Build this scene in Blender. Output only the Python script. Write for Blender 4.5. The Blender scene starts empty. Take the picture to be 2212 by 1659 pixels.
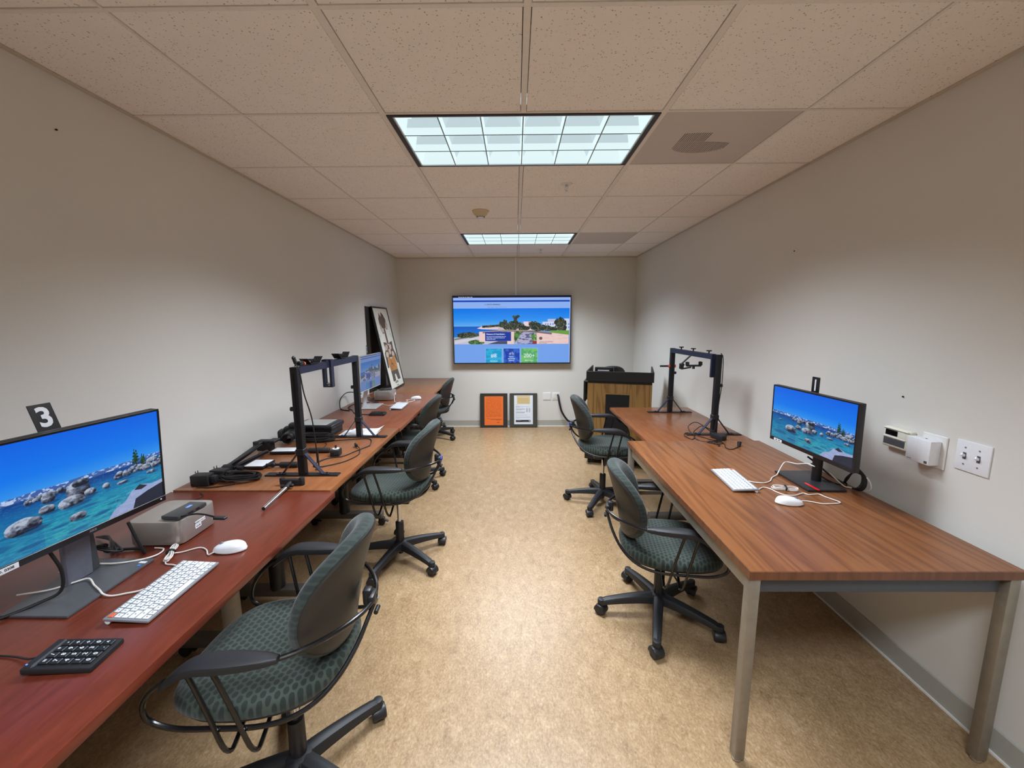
import bpy, bmesh, math, random
import numpy as np
from mathutils import Vector, Matrix
random.seed(7)
PI = math.pi
scene = bpy.context.scene
COL = scene.collection

# ------------------------------------------------------------------ camera, world, lamps, exposure
CZ = 1.535
CEIL = 2.4287
WL, WR, WF, WB = -1.672, 1.706, 5.95, -1.75      # walls: left, right, far, behind the camera
GX0, GY0, TILE = 0.038, 1.319, 0.6096            # ceiling grid origin and module

def make_camera():
    f, p, y, r = 887.24, 0.15, -0.00905, -0.00524
    cp, sp, cy, sy = math.cos(p), math.sin(p), math.cos(y), math.sin(y)
    fw = Vector((sy * cp, cy * cp, -sp)); rt = Vector((cy, -sy, 0)); up = rt.cross(fw)
    c, s = math.cos(r), math.sin(r)
    R, U = c * rt + s * up, -s * rt + c * up
    cam = bpy.data.cameras.new('camera'); ob = bpy.data.objects.new('camera', cam); COL.objects.link(ob)
    cam.sensor_width = 36; cam.lens = 36 * f / 2212; cam.clip_start = 0.02
    m = Matrix((R, U, -fw)).transposed().to_4x4(); m.translation = Vector((0, 0, CZ))
    ob.matrix_world = m
    scene.camera = ob
make_camera()

w = bpy.data.worlds.new('world'); scene.world = w; w.use_nodes = True
w.node_tree.nodes['Background'].inputs[0].default_value = (0.5, 0.5, 0.5, 1)
w.node_tree.nodes['Background'].inputs[1].default_value = 0.0
LAMP_W = (50.0, 58.0, 54.0)          # lamp behind camera, near fixture, far fixture
LAMP_COLOR = (0.905, 0.99, 1.10)
LAMP_SPREAD = math.radians(132)
TROFFERS = [(-0.505, LAMP_W[0]), (1.9286, LAMP_W[1]), (4.367, LAMP_W[2])]   # y of the near edge of each fixture

scene.view_settings.view_transform = 'Standard'
scene.view_settings.look = 'None'
scene.view_settings.exposure = 0.0
scene.view_settings.gamma = 1.0
scene.view_settings.use_curve_mapping = False
scene.cycles.use_denoising = True
scene.cycles.max_bounces = 10
scene.cycles.diffuse_bounces = 7
scene.cycles.glossy_bounces = 4
scene.cycles.sample_clamp_indirect = 6.0
scene.cycles.caustics_reflective = False
scene.cycles.caustics_refractive = False

# ------------------------------------------------------------------ colours and materials
def lin(c):
    return tuple(((v / 255) / 12.92 if v / 255 <= 0.04045 else ((v / 255 + 0.055) / 1.055) ** 2.4) for v in c)

class NT:
    """small node tree writer"""
    def __init__(s, name):
        s.m = bpy.data.materials.new(name); s.m.use_nodes = True
        s.t = s.m.node_tree; s.b = s.t.nodes['Principled BSDF']
    def n(s, typ, **kw):
        nd = s.t.nodes.new(typ)
        for k, v in kw.items():
            if k.startswith('i_'):
                nd.inputs[k[2:].replace('_', ' ')].default_value = v
            else:
                setattr(nd, k, v)
        return nd
    def l(s, a, b): s.t.links.new(a, b)
    def coords(s, scale=(1, 1, 1), kind='Object', rot=(0, 0, 0)):
        tc = s.n('ShaderNodeTexCoord'); mp = s.n('ShaderNodeMapping')
        mp.inputs['Scale'].default_value = scale; mp.inputs['Rotation'].default_value = rot
        s.l(tc.outputs[kind], mp.inputs[0]); return mp.outputs[0]
    def noise(s, vec, scale, detail=4, rough=0.55, dist=0.0):
        nd = s.n('ShaderNodeTexNoise'); nd.inputs['Scale'].default_value = scale
        nd.inputs['Detail'].default_value = detail; nd.inputs['Roughness'].default_value = rough
        nd.inputs['Distortion'].default_value = dist
        s.l(vec, nd.inputs['Vector']); return nd.outputs['Fac']
    def ramp(s, fac, stops):
        r = s.n('ShaderNodeValToRGB'); el = r.color_ramp.elements
        while len(el) < len(stops): el.new(0.5)
        for e, (p, c) in zip(el, stops):
            e.position = p; e.color = (*c, 1) if len(c) == 3 else c
        s.l(fac, r.inputs[0]); return r.outputs[0]
    def mix(s, fac, a, b, mode='MIX'):
        m = s.n('ShaderNodeMix', data_type='RGBA', blend_type=mode)
        for sock, v in ((m.inputs[0], fac), (m.inputs[6], a), (m.inputs[7], b)):
            if hasattr(v, 'is_output'): s.l(v, sock)
            elif isinstance(v, (int, float)): sock.default_value = v
            else: sock.default_value = (*v, 1)
        return m.outputs[2]
    def math(s, op, a, b=None, clamp=False):
        m = s.n('ShaderNodeMath', operation=op, use_clamp=clamp)
        for sock, v in ((m.inputs[0], a), (m.inputs[1], b)):
            if v is None: continue
            if hasattr(v, 'is_output'): s.l(v, sock)
            else: sock.default_value = v
        return m.outputs[0]
    def bump(s, h, strength=0.2, dist=0.002):
        b = s.n('ShaderNodeBump'); b.inputs['Strength'].default_value = strength; b.inputs['Distance'].default_value = dist
        s.l(h, b.inputs['Height']); s.l(b.outputs[0], s.b.inputs['Normal'])
    def base(s, v):
        if hasattr(v, 'is_output'): s.l(v, s.b.inputs['Base Color'])
        else: s.b.inputs['Base Color'].default_value = (*v, 1)

def simple(name, rgb, rough=0.5, metal=0.0, spec=0.5, var=0.06, scale=60, bump=0.0, coat=0.0):
    t = NT(name); c = lin(rgb)
    v = t.noise(t.coords(), scale, 3)
    t.base(t.ramp(v, [(0.3, tuple(x * (1 - var) for x in c)), (0.7, tuple(min(1, x * (1 + var)) for x in c))]))
    t.b.inputs['Roughness'].default_value = rough; t.b.inputs['Metallic'].default_value = metal
    t.b.inputs['Specular IOR Level'].default_value = spec
    t.b.inputs['Coat Weight'].default_value = coat; t.b.inputs['Coat Roughness'].default_value = 0.1
    if bump: t.bump(v, bump, 0.001)
    return t.m

def glow(name, rgb, strength=1.0):
    t = NT(name); t.base((0.02, 0.02, 0.02))
    t.b.inputs['Emission Color'].default_value = (*lin(rgb), 1); t.b.inputs['Emission Strength'].default_value = strength
    return t.m

M = {}
def wall_mat():
    t = NT('painted_wall'); co = t.coords()
    big = t.noise(co, 0.9, 3); fine = t.noise(co, 260, 3)
    c = t.ramp(big, [(0.3, lin((212, 210, 204))), (0.7, lin((218, 216, 210)))])
    scuff = t.ramp(t.noise(co, 3.2, 8, 0.7), [(0.66, (0, 0, 0)), (0.75, (1, 1, 1))])
    c = t.mix(t.math('MULTIPLY', scuff, 0.16), c, lin((168, 164, 158)))
    t.base(c); t.b.inputs['Roughness'].default_value = 0.62; t.b.inputs['Specular IOR Level'].default_value = 0.3
    t.bump(fine, 0.12, 0.0015); return t.m
M['wall'] = wall_mat()

def ceil_mat():
    t = NT('mineral_ceiling_tile'); co = t.coords()
    v = t.n('ShaderNodeTexVoronoi', feature='F1'); v.inputs['Scale'].default_value = 95; v.inputs['Randomness'].default_value = 1
    warp = t.mix(0.025, co, t.n('ShaderNodeTexNoise').outputs['Color'])
    t.l(co, v.inputs['Vector'])
    hole = t.ramp(v.outputs['Distance'], [(0.16, (1, 1, 1)), (0.28, (0, 0, 0))])
    gate = t.ramp(t.noise(co, 42, 4, 0.7), [(0.47, (0, 0, 0)), (0.56, (1, 1, 1))])
    hole = t.math('MULTIPLY', hole, gate)
    base = t.ramp(t.noise(co, 9, 5), [(0.3, lin((239, 234, 230))), (0.7, lin((242, 237, 233)))])
    t.base(t.mix(t.math('MULTIPLY', hole, 0.8), base, lin((130, 108, 90))))
    t.b.inputs['Roughness'].default_value = 0.9; t.b.inputs['Specular IOR Level'].default_value = 0.15
    h = t.math('SUBTRACT', t.noise(co, 300, 4), t.math('MULTIPLY', hole, 2.0)); t.bump(h, 0.25, 0.002); return t.m
M['tile'] = ceil_mat()
M['grid'] = simple('ceiling_grid_paint', (228, 222, 216), 0.55, var=0.03)
M['trim_white'] = simple('wall_angle_paint', (196, 186, 172), 0.5, var=0.03)

def floor_mat():
    t = NT('marbled_linoleum')
    co = t.coords((1, 0.62, 1), rot=(0, 0, 0.5)); co2 = t.coords()
    a = t.noise(co, 22, 8, 0.72, 0.7); b = t.noise(co, 120, 5, 0.7, 0.6); big = t.noise(co2, 1.6, 4)
    c1 = t.ramp(a, [(0.32, lin((116, 90, 62))), (0.45, lin((148, 121, 88))), (0.56, lin((162, 135, 101))), (0.70, lin((188, 164, 130)))])
    c2 = t.ramp(b, [(0.34, lin((112, 86, 58))), (0.5, lin((156, 129, 95))), (0.66, lin((194, 171, 137)))])
    c = t.mix(0.45, c1, c2)
    c = t.mix(t.math('MULTIPLY', t.ramp(big, [(0.35, (0, 0, 0)), (0.7, (1, 1, 1))]), 0.25), c, lin((138, 110, 74)))
    t.base(c)
    sc = t.noise(t.coords((6, 0.7, 1), rot=(0, 0, 1.2)), 14, 8, 0.75)
    t.l(t.ramp(sc, [(0.4, (0.32,) * 3), (0.72, (0.44,) * 3)]), t.b.inputs['Roughness'])
    t.b.inputs['Specular IOR Level'].default_value = 0.5
    t.bump(t.noise(co2, 7, 3), 0.05, 0.01); return t.m
M['floor'] = floor_mat()

def wood(name, dark, mid, light, rough=0.32, stretch=9.0, grain=1.0, contrast=0.5, spec=0.5, scale=9.0, axis='Y', cathedral=0.5):
    """laminate / veneer: long streaks along `axis` plus contour-line (cathedral) figure"""
    t = NT(name)
    def sc(a, b): return {'Y': (a, b, a), 'X': (b, a, a), 'Z': (a, a, b)}[axis]
    fine = t.noise(t.coords(sc(1.0, 1 / stretch)), 60 * grain, 6, 0.65, 0.4)
    med = t.noise(t.coords(sc(1.0, 1 / (stretch * 1.2))), 6.0 * grain, 2, 0.45, 0.5)
    ring = t.math('SINE', t.math('MULTIPLY', med, 70.0)); ring = t.math('ADD', t.math('MULTIPLY', ring, 0.5), 0.5); ring = t.math('POWER', ring, 1.6)
    g = t.math('ADD', t.math('MULTIPLY', fine, 1 - cathedral), t.math('MULTIPLY', ring, cathedral))
    lo, hi = 0.5 - 0.32 * contrast - 0.06, 0.5 + 0.32 * contrast + 0.06
    c = t.ramp(g, [(max(0, lo), lin(light)), (0.5, lin(mid)), (min(1, hi), lin(dark))])
    big = t.noise(t.coords(), 2.2, 3)
    c = t.mix(t.math('MULTIPLY', big, 0.35), c, lin(mid))
    t.base(c); t.b.inputs['Roughness'].default_value = rough; t.b.inputs['Specular IOR Level'].default_value = spec
    t.bump(fine, 0.03, 0.001); return t.m
M['wood_red'] = wood('cherry_red_laminate', (88, 36, 23), (100, 43, 28), (110, 50, 34), 0.30, 7, 1, 0.5, cathedral=0.12)
M['wood_oak'] = wood('golden_brown_laminate', (114, 68, 38), (130, 80, 47), (142, 91, 56), 0.30, 7, 1, 0.5, cathedral=0.15)
M['wood_brown'] = wood('cherry_brown_laminate', (108, 60, 40), (122, 69, 47), (132, 78, 54), 0.30, 7, 1, 0.5, cathedral=0.15)
M['wood_far'] = wood('tan_brown_laminate', (110, 72, 48), (122, 81, 55), (132, 90, 62), 0.34, 7, 1, 0.5, cathedral=0.15)
M['wood_walnut'] = wood('walnut_grain_laminate', (86, 49, 25), (121, 73, 39), (141, 91, 52), 0.32, 16, 1.1, 0.85, cathedral=0.30)
M['wood_edge'] = wood('walnut_edge_band', (76, 44, 26), (102, 62, 38), (120, 76, 49), 0.4, 10, 1.0, 0.8, axis='Z', cathedral=0.2)
M['wood_r2'] = wood('orange_brown_laminate', (108, 63, 38), (123, 74, 45), (134, 84, 52), 0.26, 8, 1, 0.5, cathedral=0.15)
M['oak'] = wood('golden_oak_veneer', (112, 80, 38), (148, 112, 62), (162, 127, 76), 0.45, 9, 0.8, 0.8, axis='Z', cathedral=0.45)

M['steel'] = simple('satin_steel', (146, 138, 126), 0.40, 0.6, var=0.08, scale=30)
M['apron'] = simple('grey_painted_steel', (72, 74, 79), 0.35, 0.3, var=0.05)
M['leg_grey'] = simple('dark_grey_foot_paint', (88, 82, 76), 0.45, 0.2)
M['leg_black'] = simple('black_column_paint', (22, 22, 24), 0.4)
M['silver_leg'] = simple('light_grey_column_paint', (150, 144, 134), 0.5)
M['black'] = simple('black_plastic', (26, 27, 30), 0.42, var=0.12)
M['soft_black'] = simple('soft_black_plastic', (26, 27, 30), 0.55, var=0.10, bump=0.1, scale=300)
M['tube_black'] = simple('gloss_black_tube', (15, 15, 17), 0.22, 0.0, 0.6)
M['rig_black'] = simple('black_anodised_metal', (24, 25, 30), 0.42, 0.35)
M['rig_navy'] = simple('blue_black_anodised_metal', (42, 46, 66), 0.40, 0.45)
M['shell'] = simple('brown_black_upholstery_back', (36, 33, 31), 0.5, bump=0.15, scale=400)
M['bezel'] = simple('black_bezel_plastic', (20, 20, 23), 0.3)
M['screen_edge'] = simple('dark_bezel_side', (38, 38, 42), 0.45)
M['grey_dark'] = simple('dark_grey_plastic', (78, 80, 84), 0.45)
M['grey_mid'] = simple('mid_grey_plastic', (122, 124, 130), 0.4)
M['neck_grey'] = simple('slate_grey_metal', (116, 118, 130), 0.4, 0.3)
M['alu'] = simple('space_silver_aluminium', (178, 172, 166), 0.34, 0.65, var=0.02)
M['alu_dark'] = simple('dark_aluminium', (76, 78, 80), 0.4, 0.5)
M['alu_light'] = simple('bright_aluminium', (206, 208, 208), 0.34, 0.5, var=0.02)
M['white'] = simple('white_plastic', (226, 228, 232), 0.35, var=0.02, coat=0.2)
M['white_matt'] = simple('white_matt_plastic', (222, 222, 220), 0.5, var=0.02)
M['cream'] = simple('cream_plastic', (222, 220, 206), 0.45, var=0.02)
M['smoke'] = simple('yellowed_detector_plastic', (206, 190, 158), 0.5, var=0.03)
M['key'] = simple('white_key_plastic', (220, 224, 230), 0.45, var=0.02)
M['orange'] = simple('orange_key_plastic', (226, 96, 40), 0.45)
M['red'] = simple('red_tape', (214, 26, 22), 0.35)
M['cable'] = simple('black_cable_rubber', (20, 20, 22), 0.5)
M['cable_white'] = simple('white_cable_rubber', (222, 216, 210), 0.5)
M['paper'] = simple('white_paper', (226, 228, 232), 0.75, var=0.02)
M['print'] = simple('printed_grey_ink', (110, 112, 118), 0.8)
M['ink'] = simple('black_ink', (30, 30, 32), 0.8)
M['diffuser'] = simple('white_light_diffuser', (226, 230, 234), 0.4, var=0.01)
M['chrome'] = simple('chrome', (210, 212, 214), 0.16, 0.95, var=0.02)
M['glass_black'] = simple('black_lens_glass', (10, 10, 14), 0.06, 0.0, 0.8)
M['mat_black'] = simple('charcoal_mat_board', (44, 42, 38), 0.5, var=0.1, scale=20)
M['tray_black'] = simple('black_laminate', (16, 16, 18), 0.5)
M['baseboard'] = simple('grey_rubber_baseboard', (170, 169, 160), 0.5, var=0.02)
M['caulk'] = simple('white_caulk', (232, 232, 226), 0.5, var=0.02)
M['dark_gap'] = simple('dark_void', (12, 11, 10), 0.9)
M['blue'] = simple('blue_zip_tie', (40, 74, 190), 0.4)
M['numeral'] = simple('white_reflective_film', (214, 216, 220), 0.45)
M['board'] = simple('dark_brown_board', (40, 33, 26), 0.7)
M['louver'] = glow('lit_louver_blade', (222, 244, 246), 1.0)  # emission stands in for lamp light bouncing off blades and side reflectors
M['louver_hi'] = glow('lit_louver_blade_upper', (208, 230, 236), 0.80)  # weaker emission for upper blade faces, imitating the parabolic reflection
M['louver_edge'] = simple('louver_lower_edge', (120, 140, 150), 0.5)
M['troffer_back'] = glow('lit_reflector', (206, 226, 232), 0.74)  # mild emission in place of lamp light thrown back by the panel
M['led_blue'] = glow('blue_indicator', (90, 130, 255), 2.0)
M['led_white'] = glow('white_indicator', (230, 240, 255), 2.0)

def fabric_mat(back=False):
    t = NT('green_dotted_upholstery_back' if back else 'green_dotted_upholstery'); co = t.coords()
    sp = t.n('ShaderNodeSeparateXYZ'); t.l(co, sp.inputs[0])
    px, py = 0.0225, 0.0185
    u = t.math('DIVIDE', sp.outputs[0], px)
    v = t.math('DIVIDE', t.math('ADD', sp.outputs[2 if back else 1], 0.0), py)
    row = t.math('FLOOR', v)
    u = t.math('ADD', u, t.math('MULTIPLY', t.math('MODULO', row, 2.0), 0.5))
    fu = t.math('SUBTRACT', t.math('FRACT', t.math('ADD', u, 200)), 0.5); fv = t.math('SUBTRACT', t.math('FRACT', t.math('ADD', v, 200)), 0.5)
    d = t.math('SQRT', t.math('ADD', t.math('POWER', t.math('ABSOLUTE', fu), 2.0), t.math('POWER', t.math('ABSOLUTE', fv), 2.0)))
    dot = t.ramp(d, [(0.36, (1, 1, 1)), (0.43, (0, 0, 0))])
    weave = t.noise(co, 700, 2)
    g = t.ramp(t.noise(co, 5, 3), [(0.3, lin((58, 67, 60))), (0.7, lin((66, 75, 67)))])
    c = t.mix(dot, g, lin((35, 43, 38)))
    if back: c = t.mix(0.55, c, lin((42, 50, 49)))
    c = t.mix(t.math('MULTIPLY', weave, 0.35), c, lin((34, 42, 40)))
    t.base(c); t.b.inputs['Roughness'].default_value = 0.8; t.b.inputs['Specular IOR Level'].default_value = 0.25
    t.b.inputs['Sheen Weight'].default_value = 0.15
    t.bump(weave, 0.25, 0.001); return t.m
M['fabric'] = fabric_mat(); M['fabric_back'] = fabric_mat(True)

def perf_mat():
    t = NT('perforated_grille_metal'); co = t.coords()
    v = t.n('ShaderNodeTexVoronoi', feature='F1'); v.inputs['Scale'].default_value = 130; v.inputs['Randomness'].default_value = 0.0
    t.l(co, v.inputs['Vector'])
    hole = t.ramp(v.outputs['Distance'], [(0.25, (1, 1, 1)), (0.36, (0, 0, 0))])
    t.base(t.mix(hole, lin((206, 198, 192)), lin((128, 121, 117))))
    t.b.inputs['Roughness'].default_value = 0.6; return t.m
M['perf'] = perf_mat()
M['perf_dark'] = simple('dark_duct_slats', (128, 121, 121), 0.6)

# ------------------------------------------------------------------ mesh builder
class MB:
    def __init__(s): s.v = []; s.f = []; s.mi = []; s.cur = 0; s.uv = None
    def add(s, vs, fs):
        o = len(s.v); s.v += [tuple(p) for p in vs]; s.f += [tuple(i + o for i in f) for f in fs]; s.mi += [s.cur] * len(fs); return s
    def bm(s, b):
        b.verts.ensure_lookup_table(); vs = [v.co.copy() for v in b.verts]; idx = {v: i for i, v in enumerate(b.verts)}
        fs = [[idx[v] for v in f.verts] for f in b.faces]; b.free(); return s.add(vs, fs)
    def box(s, c, d, bev=0.0, seg=2, rot=None):
        b = bmesh.new(); bmesh.ops.create_cube(b, size=1)
        bmesh.ops.scale(b, vec=d, verts=b.verts)
        if bev > 0: bmesh.ops.bevel(b, geom=b.edges[:], offset=min(bev, min(d) * 0.49), segments=seg, profile=0.5, affect='EDGES')
        if rot is not None: bmesh.ops.transform(b, matrix=rot.to_4x4() if isinstance(rot, Matrix) else Matrix.Rotation(rot, 4, 'Z'), verts=b.verts)
        bmesh.ops.translate(b, vec=c, verts=b.verts); return s.bm(b)
    def bx(s, x0, x1, y0, y1, z0, z1, bev=0.0, seg=2):
        return s.box(((x0 + x1) / 2, (y0 + y1) / 2, (z0 + z1) / 2), (abs(x1 - x0), abs(y1 - y0), abs(z1 - z0)), bev, seg)
    def cyl(s, c, r, h, n=24, axis='Z', r2=None, bev=0.0):
        r2 = r if r2 is None else r2
        b = bmesh.new(); bmesh.ops.create_cone(b, cap_ends=True, segments=n, radius1=r, radius2=r2, depth=h)
        if bev > 0:
            ed = [e for e in b.edges if abs(abs(e.verts[0].co.z) - h / 2) < 1e-6 and abs(e.verts[0].co.z - e.verts[1].co.z) < 1e-6]
            bmesh.ops.bevel(b, geom=ed, offset=bev, segments=2, profile=0.5, affect='EDGES')
        if axis == 'X': bmesh.ops.rotate(b, matrix=Matrix.Rotation(PI / 2, 3, 'Y'), verts=b.verts)
        elif axis == 'Y': bmesh.ops.rotate(b, matrix=Matrix.Rotation(-PI / 2, 3, 'X'), verts=b.verts)
        elif isinstance(axis, Vector): bmesh.ops.rotate(b, matrix=axis.to_track_quat('Z', 'Y').to_matrix(), verts=b.verts)
        bmesh.ops.translate(b, vec=c, verts=b.verts); return s.bm(b)
    def rod(s, a, b, r, n=12):
        a, b = Vector(a), Vector(b); return s.cyl((a + b) / 2, r, (b - a).length, n, (b - a))
    def bar(s, a, b, wd, th, side=None, bev=0.0):
        """flat bar from a to b, width wd along `side`, thickness th"""
        a, b = Vector(a), Vector(b); z = (b - a).normalized(); x = Vector(side or (1, 0, 0)); x = (x - z * x.dot(z)).normalized(); y = z.cross(x)
        m = Matrix((x, y, z)).transposed(); return s.box((a + b) / 2, (wd, th, (b - a).length), bev, 1, m)
    def tube(s, pts, r, n=8, smooth=4, closed=False):
        P = [Vector(p) for p in pts]
        if smooth > 1 and len(P) > 2:
            Q = []; L = len(P); rng = range(L if closed else L - 1)
            for i in rng:
                p0 = P[(i - 1) % L] if (closed or i > 0) else P[0] * 2 - P[1]
                p1, p2 = P[i], P[(i + 1) % L]
                p3 = P[(i + 2) % L] if (closed or i + 2 < L) else P[-1] * 2 - P[-2]
                for k in range(smooth):
                    t = k / smooth
                    Q.append(0.5 * ((2 * p1) + (p2 - p0) * t + (2 * p0 - 5 * p1 + 4 * p2 - p3) * t * t + (3 * p1 - p0 - 3 * p2 + p3) * t ** 3))
            if not closed: Q.append(P[-1])
            P = Q
        L = len(P); vs = []; fs = []; up = None
        for i in range(L):
            a = P[(i - 1) % L] if (closed or i > 0) else P[i]; b = P[(i + 1) % L] if (closed or i < L - 1) else P[i]
            t = (b - a)
            t = t.normalized() if t.length > 1e-9 else Vector((0, 0, 1))
            if up is None:
                up = Vector((0, 0, 1)) if abs(t.z) < 0.9 else Vector((1, 0, 0))
            x = up - t * up.dot(t)
            x = x.normalized() if x.length > 1e-6 else t.orthogonal().normalized()
            up = x; y = t.cross(x)
            rr = r(i / (L - 1)) if callable(r) else r
            for k in range(n):
                an = 2 * PI * k / n; vs.append(P[i] + (x * math.cos(an) + y * math.sin(an)) * rr)
        for i in range(L if closed else L - 1):
            j = (i + 1) % L
            for k in range(n):
                fs.append((i * n + k, i * n + (k + 1) % n, j * n + (k + 1) % n, j * n + k))
        if not closed:
            fs.append(tuple(reversed(range(n)))); fs.append(tuple((L - 1) * n + k for k in range(n)))
        return s.add(vs, fs)
    def prism(s, poly, z0, z1, bev=0.0, m=None):
        b = bmesh.new(); vs = [b.verts.new((x, y, z0)) for x, y in poly]; f = b.faces.new(vs)
        r = bmesh.ops.extrude_face_region(b, geom=[f]); top = [g for g in r['geom'] if isinstance(g, bmesh.types.BMVert)]
        bmesh.ops.translate(b, vec=(0, 0, z1 - z0), verts=top)
        bmesh.ops.recalc_face_normals(b, faces=b.faces)
        if bev > 0:
            ed = [e for e in b.edges if abs(e.verts[0].co.z - e.verts[1].co.z) < 1e-7]
            bmesh.ops.bevel(b, geom=ed, offset=bev, segments=2, profile=0.5, affect='EDGES')
        if m is not None: bmesh.ops.transform(b, matrix=m.to_4x4(), verts=b.verts)
        return s.bm(b)
    def lathe(s, prof, c=(0, 0, 0), n=28, flip=False):
        vs = []; fs = []; c = Vector(c)
        for (r, z) in prof:
            for k in range(n):
                a = 2 * PI * k / n; vs.append(c + Vector((r * math.cos(a), r * math.sin(a), z)))
        for i in range(len(prof) - 1):
            for k in range(n):
                q = (i * n + k, i * n + (k + 1) % n, (i + 1) * n + (k + 1) % n, (i + 1) * n + k)
                fs.append(q[::-1] if flip else q)
        return s.add(vs, fs)
    def quad(s, a, b, c, d): return s.add([a, b, c, d], [(0, 1, 2, 3)])
    def grid(s, fn, nu, nv, closed_u=False):
        vs = [fn(i / (nu if closed_u else nu - 1), j / (nv - 1)) for j in range(nv) for i in range(nu)]
        fs = []
        for j in range(nv - 1):
            for i in range(nu if closed_u else nu - 1):
                i2 = (i + 1) % nu; fs.append((j * nu + i, j * nu + i2, (j + 1) * nu + i2, (j + 1) * nu + i))
        return s.add(vs, fs)
    def mesh(s, name, mats, smooth=True, angle=35):
        me = bpy.data.meshes.new(name); me.from_pydata(s.v, [], s.f)
        for m in (mats if isinstance(mats, (list, tuple)) else [mats]): me.materials.append(m)
        if any(s.mi): me.polygons.foreach_set('material_index', s.mi)
        if smooth:
            me.polygons.foreach_set('use_smooth', [True] * len(me.polygons)); me.update()
            me.set_sharp_from_angle(angle=math.radians(angle))
        me.update(); return me

def obj(name, mb, mat, parent=None, loc=None, rot=None, smooth=True, angle=35, **props):
    me = mb.mesh(name, mat, smooth, angle) if isinstance(mb, MB) else mb
    o = bpy.data.objects.new(name, me); COL.objects.link(o)
    if parent: o.parent = parent
    if loc is not None: o.location = loc
    if rot is not None: o.rotation_euler = rot if hasattr(rot, '__len__') else (0, 0, rot)
    for k, v in props.items(): o[k] = v
    return o
def thing(name, label, cat, loc=(0, 0, 0), rotz=0.0, group=None):
    o = bpy.data.objects.new(name, None); COL.objects.link(o); o.empty_display_size = 0.05
    o.location = loc; o.rotation_euler = (0, 0, rotz) if not hasattr(rotz, '__len__') else rotz
    o['label'] = label; o['category'] = cat
    if group: o['group'] = group
    return o
def tag(o, label, cat, group=None):
    o['label'] = label; o['category'] = cat
    if group: o['group'] = group
    return o
def struct(name, mb, mat, parent=None, **k):
    return obj(name, mb, mat, parent, kind='structure', **k)
def copy_tree(o, parent=None):
    c = o.copy(); COL.objects.link(c)
    if parent: c.parent = parent
    for ch in list(o.children): copy_tree(ch, c)
    return c

_tcache = {}
def text_mesh(txt, size, bold=0.0, align='CENTER'):
    key = (txt, size, bold, align)
    if key in _tcache: return _tcache[key]
    cu = bpy.data.curves.new('lettering', 'FONT'); cu.body = txt; cu.size = size; cu.align_x = align; cu.align_y = 'CENTER'
    cu.offset = bold; cu.resolution_u = 3; cu.extrude = 0.0002
    o = bpy.data.objects.new('lettering', cu); COL.objects.link(o)
    dg = bpy.context.evaluated_depsgraph_get(); dg.update()
    me = bpy.data.meshes.new_from_object(o.evaluated_get(dg)); me.name = 'lettering'; me.materials.clear()
    bpy.data.objects.remove(o); bpy.data.curves.remove(cu); _tcache[key] = me; return me
def text(txt, size, mat, parent, loc, rot=(0, 0, 0), bold=0.0, align='CENTER', name='lettering', sx=1.0):
    me = text_mesh(txt, size, bold, align).copy(); me.materials.append(mat)
    o = obj(name, me, None, parent, loc, rot); o.scale = (sx, 1, 1); return o
# ------------------------------------------------------------------ the room
def slab(name, x0, x1, y0, y1, z0, z1, mat, **k):
    return struct(name, MB().bx(x0, x1, y0, y1, z0, z1), mat, smooth=False, **k)
slab('floor', WL - .1, WR + .1, WB - .1, WF + .1, -.1, 0, M['floor'])
slab('wall_left', WL - .1, WL, WB, WF, 0, CEIL + .12, M['wall'])
slab('wall_right', WR, WR + .1, WB, WF, 0, CEIL + .12, M['wall'])
slab('wall_far', WL - .1, WR + .1, WF, WF + .1, 0, CEIL + .12, M['wall'])
slab('wall_back', WL - .1, WR + .1, WB - .1, WB, 0, CEIL + .12, M['wall'])
slab('ceiling_deck', WL - .1, WR + .1, WB - .1, WF + .1, CEIL + .12, CEIL + .2, M['dark_gap'])

def baseboard(name, x0, x1, y0, y1):
    o = struct(name, MB().bx(x0, x1, y0, y1, 0.006, 0.098, 0.003, 1), M['baseboard'])
    return o
t = .007
baseboard('baseboard_left', WL, WL + t, WB, WF); baseboard('baseboard_right', WR - t, WR, WB, WF)
baseboard('baseboard_far', WL + t, WR - t, WF - t, WF); baseboard('baseboard_back', WL + t, WR - t, WB, WB + t)
struct('trim_1', MB().bx(WL, WL + t + .006, WB, WF, 0, .008), M['caulk']); struct('trim_2', MB().bx(WR - t - .006, WR, WB, WF, 0, .008), M['caulk'])
struct('trim_3', MB().bx(WL + .02, WR - .02, WF - t - .008, WF, 0, .010), M['caulk'])
# wall angle under the ceiling edge
for n, b in (('trim_4', (WL, WL + .022, WB, WF)), ('trim_5', (WR - .022, WR, WB, WF)), ('trim_6', (WL + .022, WR - .022, WF - .022, WF)), ('trim_7', (WL + .022, WR - .022, WB, WB + .022))):
    struct(n, MB().bx(*b, CEIL - .004, CEIL - .0015), M['trim_white'], smooth=False)

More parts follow.
